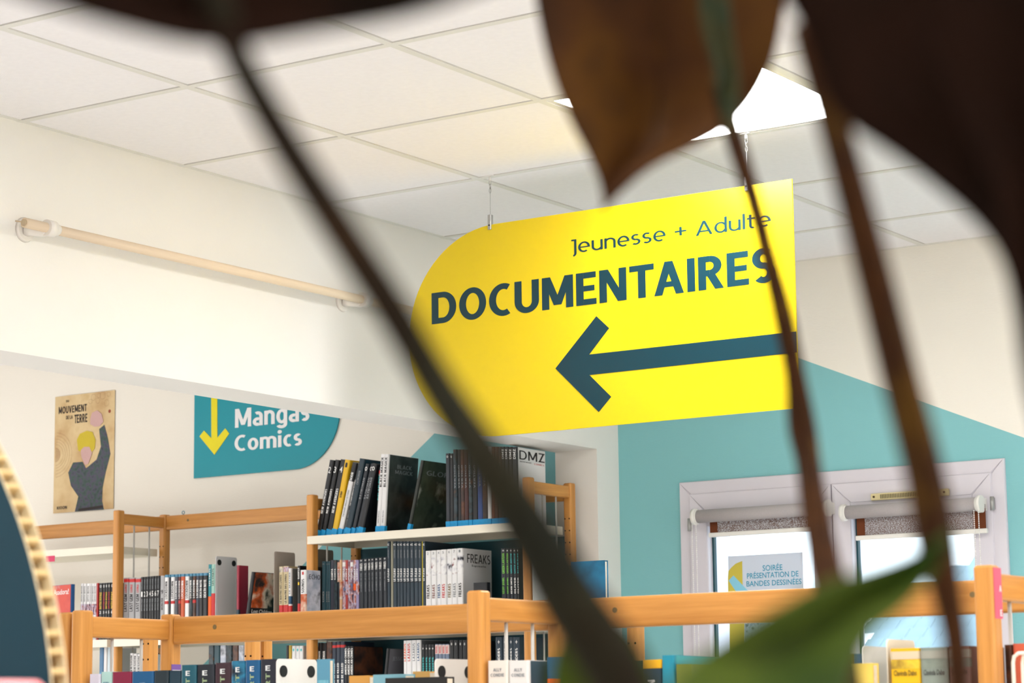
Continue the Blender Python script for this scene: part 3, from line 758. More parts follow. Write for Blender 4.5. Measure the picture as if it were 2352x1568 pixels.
# front row
FYF, FYR, FZ = 3.355, 3.605, EYE + .2252
FX = [-3.252, -2.328, -1.406, -.49]
fn = ['low beech bookcase in front at left, behind the cardboard disc', 'low beech bookcase in front, running below the window', 'low beech bookcase at the right edge with pink post label']
fcases = []
for i in range(3):
    c = empty('bookcase', (0, 0, 0), fn[i], 'bookcase', 'low beech bookcases in front')
    fcases.append(c)
    x0, x1 = FX[i], FX[i + 1]
    endframe(c, x0, FYF, FYR, FZ, (.33, .66))
    if i == 2: endframe(c, x1, FYF, FYR, FZ)
    longrail(c, x0 + PW / 2, x1 - PW / 2, FYR, FZ - .006)
    ya, yb = FYF - .03, FYR - PD / 2 - .004
    for zz in (EYE - .13, EYE - .46, EYE - .79): shelf(c, x0 + PW / 2 + .002, x1 - PW / 2 - .002, ya, yb, zz)
# second end post beside the left front post (end panel of the row)
post(fcases[0], FX[0] - .044, FYF + .01, FZ - .002, False)
# purple label on the rear left post
x = FX[0] + PW / 2
MB().box(x, x + .0006, FYR - .014, FYR + .014, EYE + .106, EYE + .126).build('post_label', mat('purple label', (120, 84, 160), .5), fcases[0])
MB().box(x + .0006, x + .001, FYR - .012, FYR + .012, EYE + .109, EYE + .115).build('post_label_text', M_letw, fcases[0])
# pink A / E label on the right post
x = FX[2] + PW / 2
pk = MB().box(x, x + .0006, FYF - .012, FYF + .0165, EYE + .146, EYE + .2215).build('post_label', mat('pink label', (214, 92, 120), .5), fcases[2])
text('A', M_letw, pk, (x + .001, FYF + .006, EYE + .186), (0, .008, 0), (0, 0, .0095), .03)
text('E', M_letw, pk, (x + .001, FYF + .006, EYE + .150), (0, .007, 0), (0, 0, .0095), .03)

# middle row glimpsed under the front rails
mc = empty('bookcase', (0, 0, 0), 'beech bookcase in the middle distance glimpsed below the front rail', 'bookcase')
MYF = 4.60; MZ = EYE + .235
for px in (345, 580, 1461):
    p = W(px, 1490, Y=MYF); post(mc, p.x, MYF, MZ, True, (MZ - 1.1, MZ + .02))
p = W(607, 1490, Y=MYF + .05); post(mc, p.x, MYF + .05, MZ, True, (MZ - 1.1, MZ + .02))
xa, xb = W(345, 1490, Y=MYF).x, W(1461, 1490, Y=MYF).x
0 and longrail(mc, xa + PW / 2, xb - PW / 2, MYF + .0, MZ - .006, .04)
shelf(mc, xa + .02, xb - .02, MYF + .02, MYF + .24, EYE - .15)

# ================================================================== BOOKS
def cm(rgb, rough=.35):
    return mat('book cover %d %d %d' % tuple(rgb), rgb, rough, .4)
def book(X, Y, Z, w, d, h, cover, lean=0.0, yaw=0.0, bands=(), texts=(), side=None, sidetexts=(), label='', group=None, sticker=None, name='book', back=0.0):
    """origin at the right bottom corner of the spine; spine faces -Y"""
    mats = [cover, M_pages]; mb = MB()
    r = min(w * .22, .003); t = min(.0022, w * .18)
    out = [(-w, d), (-w, r), (-w + r * .4, r * .3), (-w + r * 1.2, 0), (-r * 1.2, 0), (-r * .4, r * .3), (0, r), (0, d)]
    inn = [(-t, d), (-t, .004), (-w + t, .004), (-w + t, d)]
    pr = out + inn; n = len(pr)
    v = [(p[0], p[1], 0) for p in pr] + [(p[0], p[1], h) for p in pr]
    f = [tuple(range(n - 1, -1, -1)), tuple(range(n, 2 * n))] + [(i, (i + 1) % n, n + (i + 1) % n, n + i) for i in range(n)]
    mb.add(v, f, 0)
    mb.box(-w + t, -t, .0041, d - .004, .003, h - .003, 1)
    def slot(m):
        if m not in mats: mats.append(m)
        return mats.index(m)
    for (z0, z1, m) in bands:
        k = slot(m); pr2 = [(-w - .0003, r + .004), (-w - .0003, r), (-w + r * .4, r * .3 - .0003), (-w + r * 1.2, -.0004), (-r * 1.2, -.0004), (-r * .4, r * .3 - .0003), (.0003, r), (.0003, r + .004)]
        vv = [(p[0], p[1], z * h) for z in (z0, z1) for p in pr2]
        mb.add(vv, [(i, i + 1, 8 + i + 1, 8 + i) for i in range(7)], k)
    if side is not None:
        k = slot(side); mb.add([(.0004, r + .004, .001), (.0004, d - .001, .001), (.0004, d - .001, h - .001), (.0004, r + .004, h - .001)], [(0, 1, 2, 3)], k)
    o = mb.build(name, mats, None, (X, Y, Z), fix=False)
    o.rotation_euler = (-back, lean, yaw)
    tag(o, label, 'book', group)
    for tx in texts:
        s, z0, z1, wf, m = tx[:5]; mode = tx[5] if len(tx) > 5 else 'v'; off = -.0009
        if mode == 'v':
            text(s, m, o, (-w * (.5 - wf / 2), off, z0 * h), (0, 0, (z1 - z0) * h), (-w * wf, 0, 0), .009, 2)
        elif mode == 'd':   # reads downwards
            text(s, m, o, (-w * (.5 + wf / 2), off, z1 * h), (0, 0, -(z1 - z0) * h), (w * wf, 0, 0), .009, 2)
        else:
            text(s, m, o, (-w * (.5 + wf / 2), off, z0 * h), (w * wf, 0, 0), (0, 0, (z1 - z0) * h), .009, 2)
    for (s, y0, y1, z0, z1, m) in sidetexts:
        text(s, m, o, (.0008, y0 * d, z0 * h), (0, (y1 - y0) * d, 0), (0, 0, (z1 - z0) * h), .006, 2)
    if sticker is not None:
        s_ = MB().box(-w - .0005, .0005, -.0012, -.0002, .0015, .0225).box(.0001, .0008, -.0012, .012, .0015, .0225)
        st = s_.build('spine_sticker', sticker, o)
        st['label'] = 'small bright blue shelf mark sticker'
    return o
BK = cm((24, 26, 30)); DK = cm((34, 40, 48)); SL = cm((38, 54, 66)); TL = cm((12, 62, 74)); WH = cm((226, 226, 226)); SV = cm((164, 164, 166)); RD = cm((170, 34, 34))
T_w = mat('white print', (232, 232, 230), .5); T_k = mat('black print', (30, 28, 30), .5); T_r = mat('red print', (196, 44, 44), .5); T_y = mat('yellow print', (226, 190, 40), .5)
T_g = mat('green print', (120, 196, 70), .5); T_t = mat('turquoise print', (64, 190, 190), .5); T_gr = mat('grey print', (130, 134, 138), .5); T_o = mat('orange print', (236, 96, 30), .5); T_b = mat('blue print', (40, 84, 130), .5)
M_stk = mat('bright blue sticker', (24, 160, 224), .45, .3, .12, 400, stretch=(1, 1, 1))
A_mix = art('mixed comic print', [(40, 50, 80), (190, 120, 100), (200, 190, 210), (120, 60, 60), (90, 120, 160)], 40, (3, 1, 1))
A_dark = art('dark comic print', [(18, 24, 28), (50, 66, 74), (26, 40, 44), (96, 60, 40)], 30)
A_blue = art('blue fantasy print', [(10, 30, 48), (16, 74, 110), (34, 120, 156), (10, 24, 40)], 22)
A_green = art('dark green swirl print', [(34, 40, 34), (62, 72, 58), (46, 54, 42), (150, 156, 146)], 13, (1, 1, 1), .3, 8)
A_white = art('ink figures on white', [(30, 34, 44), (200, 200, 206), (228, 228, 228), (232, 232, 232), (120, 40, 40)], 38)
A_mag = art('witch silhouette print', [(16, 16, 18), (26, 26, 26), (60, 64, 60), (30, 28, 28)], 9)
A_brown = art('brown comic print', [(44, 28, 20), (92, 54, 34), (60, 40, 34), (30, 24, 24)], 20)
A_orange = art('orange face print', [(30, 30, 30), (190, 84, 30), (220, 210, 190), (24, 40, 34)], 16)
A_snow = art('pale landscape print', [(60, 70, 84), (150, 160, 176), (196, 200, 210), (40, 44, 50)], 16)
A_snow2 = art('grey green ornament print', [(84, 96, 88), (130, 140, 128), (110, 118, 108)], 20)
A_tower = art('pale blue tower print', [(20, 60, 80), (110, 176, 196), (126, 190, 206), (96, 160, 184)], 24, (3, 1, .8))
A_sky = art('blue sea print', [(10, 40, 60), (14, 96, 140), (30, 130, 176), (8, 26, 44)], 6)
Yb = 6.505   # spine plane of the back row

def lab(desc, i, place): return '%s, %s %s' % (desc, ORD[i] if i < 20 else 'last', place)
# ---- top shelf of the third bay: leaning comics then upright ones
lean_rows = [  # bottom x0,x1 ; top x0,x1 ; top y ; spec
    ((724, 734), (757.5, 766.5), 1057.5, BK, dict(texts=[('NEW AVENGERS', .30, .62, .5, T_w), ('2', .83, .91, .55, T_w, 'h')], side=A_dark), 'slanted black comic, white numeral two high on spine'),
    ((734, 743.5), (766.5, 777), 1057, BK, dict(texts=[('NEW AVENGERS', .30, .62, .5, T_w), ('3', .83, .91, .55, T_w, 'h')], side=A_dark), 'slanted black comic, white numeral three high on spine'),
    ((744, 757), (777, 791), 1056.5, BK, dict(texts=[('NEW AVENGERS', .30, .62, .45, T_w), ('4', .83, .91, .5, T_w, 'h')], side=A_dark), 'slanted black comic, white numeral four high on spine'),
    ((760, 772), (794, 803.5), 1057, cm((224, 178, 22)), dict(texts=[('BATMAN', .5, .58, .4, T_k), ('1', .9, .96, .4, T_k, 'h')]), 'slanted yellow spined comic between black and pale ones'),
    ((772, 783), (804, 818), 1063, WH, dict(bands=[(.74, 1, BK), (0, .08, cm((60, 90, 130)))], texts=[('BATMAN', .66, .86, .5, T_w), ('THE DARK KNIGHT RETURNS', .25, .62, .3, T_gr)]), 'slanted pale grey comic with black top on its spine'),
    ((783, 790), (816, 824), 1070, BK, dict(texts=[('THE DARK KNIGHT RETURNS', .42, .8, .5, T_w), ('FRANK MILLER', .12, .36, .4, T_gr)]), 'slim slanted black comic with small white capitals'),
    ((790, 803), (825, 838), 1055, cm((20, 44, 56)), dict(texts=[('CATWOMAN', .66, .84, .4, T_gr)], side=cm((20, 54, 70))), 'slanted dark blue comic taller than its neighbours'),
    ((803, 812), (837, 846), 1066, DK, dict(texts=[('BATWOMAN', .5, .8, .5, T_gr), ('o', .9, .96, .6, T_w, 'h')]), 'slanted charcoal comic with round white logo, just after dark blue one'),
    ((812, 821), (847, 856), 1066, DK, dict(texts=[('BATWOMAN', .5, .8, .5, T_gr), ('o', .9, .96, .6, T_w, 'h')]), 'slanted charcoal comic, middle one of three alike'),
    ((821, 832), (856, 865), 1066, BK, dict(texts=[('BATWOMAN', .5, .8, .5, T_gr), ('o', .9, .96, .6, T_w, 'h')]), 'slanted black comic before the two turquoise lettered ones'),
]
prev = None
for i, (bx, tx, ty, m, kw, lb) in enumerate(lean_rows):
    a = W(bx[1], 1226, Y=Yb); t = W(tx[1], ty, Y=Yb); a0 = W(bx[0], 1226, Y=Yb)
    ang = math.atan2(t.x - a.x, t.z - SH1); hgt = math.hypot(t.x - a.x, t.z - SH1)
    book(a.x, Yb + .004 * (i % 3), SH1 + .0006, (a.x - a0.x) * math.cos(ang) - .0004, .168, hgt, m, lean=ang, label=lb, group='comics leaning on the cream top shelf', sticker=M_stk, **kw)
def row(items, Y, z, d, group, place, sticker=None, first=0, ybot=None, hid=0.0):
    """items: (px left, px right, py top, cover, options, description)"""
    for i, it in enumerate(items):
        l, r_, ty, m, kw, lb = it
        my = ybot if ybot else ty + 60
        a = W(l, my, Y=Y); b = W(r_, my, Y=Y); t = W((l + r_) / 2, ty, Y=Y)
        kw = dict(kw); dd = kw.pop('d', d); yo = kw.pop('yo', random.uniform(0, .004))
        label = lab(lb, i + first, place) if place else lb
        if hid:
            q_ = lambda v_: hid + (1 - hid) * v_
            kw['texts'] = [(t_[0], q_(t_[1]), q_(t_[2])) + tuple(t_[3:]) for t_ in kw.get('texts', [])]
            kw['bands'] = [(q_(b_[0]) if b_[0] > 0 else 0, q_(b_[1]), b_[2]) for b_ in kw.get('bands', [])]
            kw['sidetexts'] = [(t_[0], t_[1], t_[2], q_(t_[3]), q_(t_[4]), t_[5]) for t_ in kw.get('sidetexts', [])]
        book(b.x, Y + yo, z + .0006, b.x - a.x - .0006, dd, t.z - z, m, label=label, group=group, sticker=sticker, **kw)
topup = [
    (862.5, 869, 1072, DK, dict(texts=[('DYLAN DOG', .5, .9, .7, T_t)], bands=[(.86, .95, T_r)], side=A_dark), 'narrow dark comic with turquoise lettering and red top'),
    (869.5, 876, 1070, BK, dict(texts=[('DYLAN DOG', .45, .9, .7, T_t)], bands=[(.86, .95, T_r)], side=A_dark), 'narrow black comic with turquoise lettering beside white spines'),
]
for (l, r_, ty, m, kw, lb), sl_ in zip(topup, (8, 8)):
    a = W(l - 9, 1224, Y=Yb); b = W(r_ - 4, 1224, Y=Yb); t = W(r_ + 4, ty, Y=Yb)
    ang = math.atan2(t.x - b.x, t.z - SH1)
    book(b.x - .003, Yb + .01, SH1 + .0006, .0095, .168, math.hypot(t.x - b.x, t.z - SH1), m, lean=ang, label=lb, group='comics leaning on the cream top shelf', sticker=M_stk, **kw)
for i, (bl, br, tr, ty) in enumerate(((862.5, 872, 884, 1043), (872.2, 883, 893, 1043))):
    a = W(bl, 1220, Y=Yb); b = W(br, 1220, Y=Yb); t = W(tr, ty, Y=Yb)
    ang = math.atan2(t.x - b.x, t.z - SH1)
    book(b.x, Yb, SH1 + .0006, b.x - a.x - .0004, .172, math.hypot(t.x - b.x, t.z - SH1), WH, lean=ang, side=A_mag if i else None,
         texts=[('BLACK MAGICK', .58, .96, .5, T_k), ('GREG RUCKA', .12, .28, .25, T_gr)],
         sidetexts=[('BLACK', .30, .78, .83, .88, T_gr), ('MAGICK', .24, .82, .76, .81, T_gr)] if i else [],
         label='white spined comic with bold black capitals, ' + ('right one showing its black cover' if i else 'left one of the pair'), group='comics leaning on the cream top shelf', sticker=M_stk)
# dark green comic leaning with its cover showing
a = W(941, 1213, Y=Yb); t = W(972, 1058, Y=Yb); ang = math.atan2(t.x - a.x, t.z - SH1)
book(a.x + .004, Yb - .004, SH1 + .0006, .012, .205, math.hypot(t.x - a.x, t.z - SH1), cm((32, 38, 32)), lean=ang, side=A_green, sidetexts=[('GLORY', .15, .95, .8, .87, T_gr)],
     label='slanted dark green comic showing its swirling silver cover', group=None, sticker=M_stk)
up = []
cols = [DK, BK, A_dark, BK, A_brown, cm((60, 24, 22)), A_dark, BK, cm((40, 70, 130)), A_brown, WH, cm((110, 52, 26)), cm((84, 44, 26)), A_brown, BK, DK, BK, DK, BK]
edges = [1024, 1033.5, 1041.5, 1050, 1058, 1066.5, 1075.5, 1084, 1096, 1108, 1120, 1128, 1136, 1144, 1152, 1160, 1168, 1177, 1186]
dn = ['charcoal', 'black', 'dark grey', 'black', 'brown', 'maroon', 'dark grey', 'black', 'blue', 'orange brown', 'white', 'rust', 'brown', 'dark brown', 'black', 'charcoal', 'black', 'charcoal']
for i in range(18):
    ty = 1041 if i < 2 else (1032 if i < 8 else 1026)
    tt = [('DMZ', .84, .97, .55, T_w)] if i >= 14 else [('VERTIGO', .5, .8, .35, T_gr)]
    if i < 2: tt = [('o', .94, .97, .4, T_w, 'h')]
    kw = dict(texts=tt)
    if i == 17: kw.update(side=WH, sidetexts=[('DMZ', .08, .97, .84, .96, T_k), ('BRIAN WOOD', .1, .5, .805, .82, T_k), ('COMICS', .6, .95, .795, .815, T_r)], d=.172)
    up.append((edges[i], edges[i + 1] + (2 if i == 17 else 0), ty, cols[i], kw, dn[i] + ' upright comic'))
row(up, Yb, SH1, .168, 'upright comics behind the stem on the cream top shelf', 'in the top shelf row behind stem', M_stk, ybot=1205)
# ---- second shelf of the third bay
echo = book(W(702, 1400, Y=6.385).x, 6.385, SH2 + .0006, .0235, .08, W(695, 1309, Y=6.385).z - SH2, WH, yaw=0, side=A_snow,
            bands=[(.0, .6, A_orange)], texts=[('1', .92, .97, .3, T_r, 'h'), ('SOUNOS', .62, .85, .5, T_k)], sidetexts=[('ECHO', .22, .98, .85, .93, T_k)],
            label='white and grey comic with red numeral one, standing before the bookcase post')
b2 = []
for l, r_, m, dsc in ((738.4, 747, TL, 'dark teal comic'), (747, 752, TL, 'slim dark teal comic'), (752, 757, TL, 'slim dark teal comic')):
    b2.append((l, r_, 1289, m, dict(texts=[('KARMEN', .06, .3, .5, T_gr), ('o', .92, .95, .5, T_gr, 'h')]), dsc))
for l, r_, m, bs, dsc in ((757, 766, DK, [(0, 1, cm((40, 44, 60)))], 'navy comic with red edge'), (766, 772.5, A_dark, [], 'dark printed comic'), (772.5, 779, DK, [(.5, .95, A_orange)], 'dark comic with orange print'),
                       (779, 784, cm((214, 170, 130)), [(.1, .5, A_orange)], 'cream and orange comic'), (784, 792, A_mix, [(.85, .95, T_w)], 'pale multicoloured comic'), (792, 798, cm((168, 60, 54)), [(.2, .5, A_mix)], 'red comic'),
                       (798, 803, A_mix, [], 'lilac printed comic'), (803, 809, A_mix, [(.85, .95, T_w)], 'mauve printed comic'), (809, 816.5, A_mix, [(.3, .45, T_o)], 'printed comic with orange patch'), (816.5, 823, cm((150, 140, 176)), [(.2, .5, A_mix)], 'lilac comic')):
    b2.append((l, r_, 1286, m, dict(bands=bs, texts=[('KAMIYA', .55, .8, .5, T_w)]), dsc))
for k, (l, r_) in enumerate(((824.6, 834), (834, 843), (844, 851.5), (851.5, 859), (860, 868.5), (869, 878), (879, 888))):
    b2.append((l, r_, 1284 - k * .8, DK, dict(texts=[('FABLES', .74, .9, .6, T_w), ('LEGENDES EN EXIL', .25, .68, .3, T_gr), ('o', .95, .98, .4, T_w, 'h')]), 'black comic, bold white capitals near spine top'))
row(b2, Yb, SH2, .165, 'comics on the second shelf under the cream shelf', 'on second shelf under cream shelf', ybot=1340, hid=.38)
b3 = []
for k, (l, r_) in enumerate(((888.5, 895), (902, 910), (910.5, 917), (917.5, 924.5), (925, 932.5), (933, 940.5), (941, 950), (951, 960), (960, 967.5), (971, 976.5))):
    b3.append((l, r_, 1243, SL, dict(texts=[('LE FLEAU', .34, .55, .62, T_w), ('STEPHEN KING', .72, .86, .3, T_gr), ('c', .93, .96, .7, T_w, 'h')], bands=[(.32, .33, BK)]), 'tall slate blue comic, white block lettering low on spine'))
row(b3, Yb, SH2, .172, 'tall slate comics under the cream shelf', 'among the tall slate set', ybot=1340, hid=.30)
for l, r_, m, dsc in ((896, 901.5, cm((140, 138, 120)), 'slim grey spine among the tall slate comics'), (968, 970.6, cm((176, 160, 40)), 'thin yellow spine among the tall slate comics')):
    row([(l, r_, 1243, m, {}, dsc)], Yb, SH2, .172, None, None, ybot=1340)
fk = [976.8, 989, 1001, 1012, 1024.5, 1037, 1049, 1062]
fcol = [T_k, mat('brown print', (130, 80, 70), .5), T_b, T_r, mat('sepia print', (120, 100, 60), .5), T_gr, T_k]
b4 = []
for k in range(7):
    kw = dict(texts=[('FREAKS', .05, .32, .55, fcol[k]), ('2345671'[k], .92, .97, .3, T_gr, 'h')], bands=[(.50, .86, A_white)])
    if k == 6: kw.update(side=cm((206, 206, 208)), sidetexts=[('FREAKS', .15, .95, .72, .90, T_k), ('Squeele', .3, .8, .64, .69, T_k)])
    b4.append((fk[k], fk[k + 1], 1265 - k * 1.0, WH, kw, 'white comic with inked figures, ' + ['black', 'brown', 'blue', 'red', 'sepia', 'grey', 'black'][k] + ' lettering'))
row(b4, Yb, SH2, .17, 'white comics with inked figures', 'from the left of the white set', ybot=1330, hid=.34)
x = W(1132, 1300, Y=Yb).x
book(W(1128, 1360, Y=6.5).x, 6.475, SH2 + .0006, .055, .02, W(1100, 1339, Y=6.5).z - SH2, BK, label='small black book lying before the white comics near front post')
b5 = []
for k, (l, r_, m, t1, t2) in enumerate(((1149.5, 1161, DK, 'GEOFF JOHNS', 'GREEN LANTERN'), (1161.5, 1169.5, DK, 'GEOFF JOHNS', 'GREEN LANTERN'), (1170, 1177.5, DK, 'KEVIN SMITH', 'GREEN ARROW'), (1178, 1185.5, DK, 'OLIVER', 'GREEN ARROW'), (1186, 1191, BK, 'OLIVER', 'GREEN'))):
    b5.append((l, r_, 1259, m, dict(texts=[(t1, .1, .42, .5, T_g if k < 2 else T_w), (t2, .5, .9, .5, T_g if k < 2 else T_t), ('8', .94, .97, .4, T_w, 'h')]), 'dark comic with %s lettering' % ('lime green' if k < 2 else 'turquoise')))
row(b5, Yb, SH2, .168, 'dark comics with green lettering by the right post', 'from left by the right post', ybot=1320, hid=.33)
# ---- third shelf of the third bay (only the tops show above the front books)
b6 = []
for l, r_, ty, m, kw, dsc in (
    (729, 737, 1476, BK, dict(texts=[('SANDMAN', .5, .8, .5, T_w)]), 'black comic with white lettering'),
    (737, 748, 1476, BK, dict(texts=[('SANDMAN', .5, .8, .5, T_w)]), 'wide black comic with white lettering'),
    (748, 761, 1474, A_brown, dict(), 'brown printed comic'),
    (761, 771, 1474, cm((30, 44, 62)), dict(texts=[('KILL OR BE KILLED', -.15, .5, .5, T_w)], bands=[(.86, .92, T_r)]), 'navy comic with red patch'),
    (771, 780.5, 1473, cm((30, 44, 62)), dict(texts=[('KILL OR BE KILLED', -.15, .5, .5, T_w)], bands=[(.86, .92, T_r)]), 'navy comic with red patch'),
    (780.5, 790.7, 1473, cm((30, 44, 62)), dict(texts=[('KILL OR BE KILLED', -.15, .5, .5, T_w)], bands=[(.86, .92, T_r)]), 'navy comic with red patch'),
    (791, 797, 1484, BK, dict(texts=[('AMERICAN CRIMES', .3, .95, .8, T_w)]), 'narrow black comic filled with white capitals'),
    (797.5, 804, 1484, BK, dict(texts=[('AMERICAN CRIMES', .3, .95, .8, T_w)]), 'narrow black comic filled with white capitals'),
    (804.5, 811, 1484, BK, dict(texts=[('AMERICAN CRIMES', .3, .95, .8, T_w)], side=A_brown), 'narrow black comic showing its brown cover'),
):
    b6.append((l, r_, ty, m, kw, dsc))
row(b6, Yb, SH3, .168, 'comics on the third shelf below the front rail', 'on the third shelf', ybot=1500, hid=.5)
# grey comic shown face out and leaning
a = W(873, 1555, Y=Yb); t = W(884, 1495, Y=Yb)
book(a.x + .006, Yb, SH3 + .0006, .01, .17, .265, BK, lean=.12, side=cm((92, 92, 98)), sidetexts=[('JESSICA JONES', .15, .95, .84, .90, T_gr)], label='slanted grey covered comic left of the four white spines')
b7 = []
for k, (l, r_) in enumerate(((925, 933), (933, 944.5), (945, 955.5), (956, 965.5))):
    b7.append((l, r_, 1471 - k * .5, WH, dict(texts=[('LAZARUS', .52, .93, .55, [T_o, T_r, T_gr, T_b][k])], side=cm((100, 104, 110)) if k == 3 else None), 'white comic with %s capitals' % ['orange', 'red', 'grey', 'navy'][k]))
row(b7, Yb, SH3, .168, 'white comics with coloured capitals on the third shelf', 'of four white ones, third shelf', ybot=1500, hid=.5)
b8 = []
for k in range(4): b8.append((967 + k * 7.7, 974 + k * 7.7, 1480, BK, dict(texts=[('DAREDEVIL', .2, .7, .5, T_t), ('o', .88, .92, .4, T_w, 'h')]), 'black comic with small teal lettering'))
for k in range(4): b8.append((998 + k * 8.2, 1005.8 + k * 8.2, 1479, cm((110, 124, 146)), dict(bands=[(.76, .98, cm((222, 200, 196)))], texts=[('MARVEL', .78, .95, .5, T_r)]), 'grey blue comic with pale red lettered top'))
for k in range(4): b8.append((1032 + k * 9.7, 1041.3 + k * 9.7, 1470, BK, dict(texts=[('0', .88, .94, .3, T_w, 'h')]), 'tall black comic with white oval'))
row(b8, Yb, SH3, .165, 'dark and grey comics on the third shelf', 'in the run after four white ones', ybot=1500, hid=.5)
b9 = []
for k, (l, r_) in enumerate(((1137, 1153), (1154, 1166), (1167, 1177.5), (1178, 1194))):
    b9.append((l, r_, 1463, cm((34, 52, 66)), dict(texts=[('LANDERS', .3, .75, .35, T_w), ('+', .85, .93, .3, T_w, 'h')]), 'wide dark blue comic with white plus sign'))
row(b9, Yb, SH3, .165, 'wide dark blue comics seen under the side rail', 'from the left under side rail', ybot=1500, hid=.5)
# ---- second bay, second shelf
c1 = []
for k, (l, r_) in enumerate(((282, 294), (295, 308), (309, 321.5))):
    c1.append((l, r_, 1327, SV, dict(texts=[('LAST GEM', .08, .55, .55, T_k), ('LOUNGE', .6, .82, .4, T_r)], bands=[(.88, .97, T_r)]), 'silver comic with red flower top'))
for k in range(7): c1.append((322 + k * 6.3, 327.9 + k * 6.3, 1325 - k * .5, BK, dict(texts=[(str(k + 1), .46, .60, .6, T_w, 'h'), ('MONSTER', .08, .4, .5, T_gr), ('DELUXE', .66, .93, .4, T_gr)]), 'narrow black comic with white numeral'))
c1.append((366.5, 376.5, 1322, SV, dict(texts=[('9', .5, .62, .5, T_k, 'h'), ('MONSTER', .08, .4, .4, T_k)]), 'silver comic with a nine'))
sp = [(377, 386, WH, 'white'), (386.4, 390.3, DK, 'slim dark'), (390.7, 399.4, WH, 'white'), (400, 407.4, cm((72, 74, 84)), 'grey'), (407.8, 413, cm((96, 40, 34)), 'dark red'), (413.4, 422, cm((196, 84, 40)), 'orange'), (422.8, 432, WH, 'white'),
      (432.8, 440, A_dark, 'dark printed'), (440.4, 447.5, A_brown, 'brown'), (448, 455.5, cm((50, 56, 72)), 'blue grey'), (456, 464.5, BK, 'black'), (465, 475, BK, 'black')]
for k, (l, r_, m, n_) in enumerate(sp):
    whit = m == WH
    c1.append((l, r_, 1320 - k * .4, m, dict(texts=[('LOCKDOWN' if k < 10 else 'DEATH NOTE', .35, .82, .6, T_k if whit else T_w)] if r_ - l > 5 else [], bands=[(.93, 1, cm((70, 130, 160))), (.22, .30, T_r if k in (0, 2, 4, 6, 8) else m)]), n_ + ' comic with blue top'))
c1.append((475.5, 483.6, 1296, cm((20, 130, 140)), dict(bands=[(0, .25, T_o)], texts=[('LES CHATS', .5, .9, .4, T_w)]), 'tall teal comic with orange foot'))
c1.append((484, 493, 1296, cm((150, 190, 176)), dict(bands=[(0, .32, T_r)], texts=[('LES CHATS', .5, .9, .4, T_k)]), 'tall mint comic with red foot'))
for lo, hi, g, pl in ((0, 3, 'silver comics by the left post', 'of three silver ones by the post'), (3, 11, 'narrow black numbered comics', 'of the numbered narrow set'), (11, 25, 'mixed comics in the second bay', 'in mixed run left of bookend')):
    row(c1[lo:hi], Yb, SH2, .125, g, pl, ybot=1380, hid=.40)
p = W(543, 1350, Y=Yb)
book(p.x + .012, Yb + .0, SH2 + .0006, .012, .05, W(550, 1298, Y=Yb).z - SH2, cm((150, 34, 56)), yaw=0, side=cm((150, 34, 56)), bands=[(0, .36, cm((20, 52, 66)))], label='crimson and navy book right of the grey bookend')
a = W(561, 1408, Y=6.47); tt_ = W(582, 1315, Y=6.5)
lc = book(a.x + .015, 6.462, SH2 + .0006, .014, .135, W(600, 1313, Y=6.5).z - SH2, BK, lean=.17, side=A_orange, bands=(), label='slanted black comic showing an orange and green cover')
MB().box(.0006, .0012, .002, .133, .07, .092).build('title_band', BK, lc)
text('Lost Children', T_w, lc, (.0018, .012, .073), (0, .11, 0), (0, 0, .014), .01, 3)
MB().box(.0006, .0012, .004, .05, .006, .018).build('barcode_label', M_letw, lc)
c2 = []
for l, r_, ty, m, kw, dsc in ((639, 648.5, 1301, cm((206, 190, 150)), dict(bands=[(.0, .06, T_r), (.86, .98, A_orange)], texts=[('LE MAITRE DES LIVRES', .1, .8, .4, T_k)]), 'cream comic with red foot'),
                              (649, 661, 1300, cm((206, 190, 150)), dict(bands=[(.0, .06, T_r), (.86, .98, A_mix)], texts=[('LE MAITRE DES LIVRES', .1, .8, .4, T_k)]), 'wide cream comic with red foot'),
                              (661.5, 669, 1305, WH, dict(bands=[(.0, .06, T_r), (.1, .3, A_blue)], texts=[('LE MAITRE', .35, .9, .4, T_gr)], side=cm((120, 120, 116))), 'white comic with red foot'),
                              (681, 688, 1299, BK, dict(texts=[('DARKSY', .68, .95, .6, T_w), ('1', .53, .6, .5, T_y, 'h')], bands=[(0, .08, T_r)]), 'black comic with yellow numeral')):
    c2.append((l, r_, ty, m, kw, dsc))
row(c2, Yb, SH2, .125, 'comics between the tall bookend and the post', 'between grey bookend and post', ybot=1360, hid=.38)
# third shelf of second bay, tops only
c3 = []
for k, (l, r_) in enumerate(((655, 661), (661.5, 668))): c3.append((l, r_, 1482, [BK, cm((180, 150, 40))][k], {}, ['black', 'mustard'][k] + ' comic'))
for k in range(3): c3.append((668.5 + k * 9.3, 677.3 + k * 9.3, 1483, WH, dict(texts=[('♦', .86, .94, .5, T_t, 'h')], bands=[(.4, .72, A_white)]), 'white comic with small turquoise mark'))
for k in range(4): c3.append((297 + k * 8.3, 304.8 + k * 8.3, 1500 + k, WH, dict(texts=[('REAL VERSION', .25, .95, .5, T_k)]), 'white comic with black capitals'))
for k, (l, r_, m) in enumerate(((226, 236, cm((60, 110, 150))), (236.5, 244, WH), (244.5, 252, cm((200, 216, 224))), (252.5, 258, WH))): c3.append((l, r_, 1487, m, dict(bands=[(.2, .5, cm((70, 140, 180)))]), ['blue', 'white', 'pale blue', 'white'][k] + ' comic glimpsed'))
row(c3[:5], Yb, SH3, .125, 'comic tops under the front rail', 'under front rail near post', ybot=1500, hid=.5)
row(c3[5:9], Yb, SH3, .125, 'white comics seen between the rods', 'seen between the rods', ybot=1520, hid=.4)
row(c3[9:], Yb, SH3, .125, 'comics glimpsed behind the left rods', 'behind the left rods', ybot=1520, hid=.4)
c4 = []
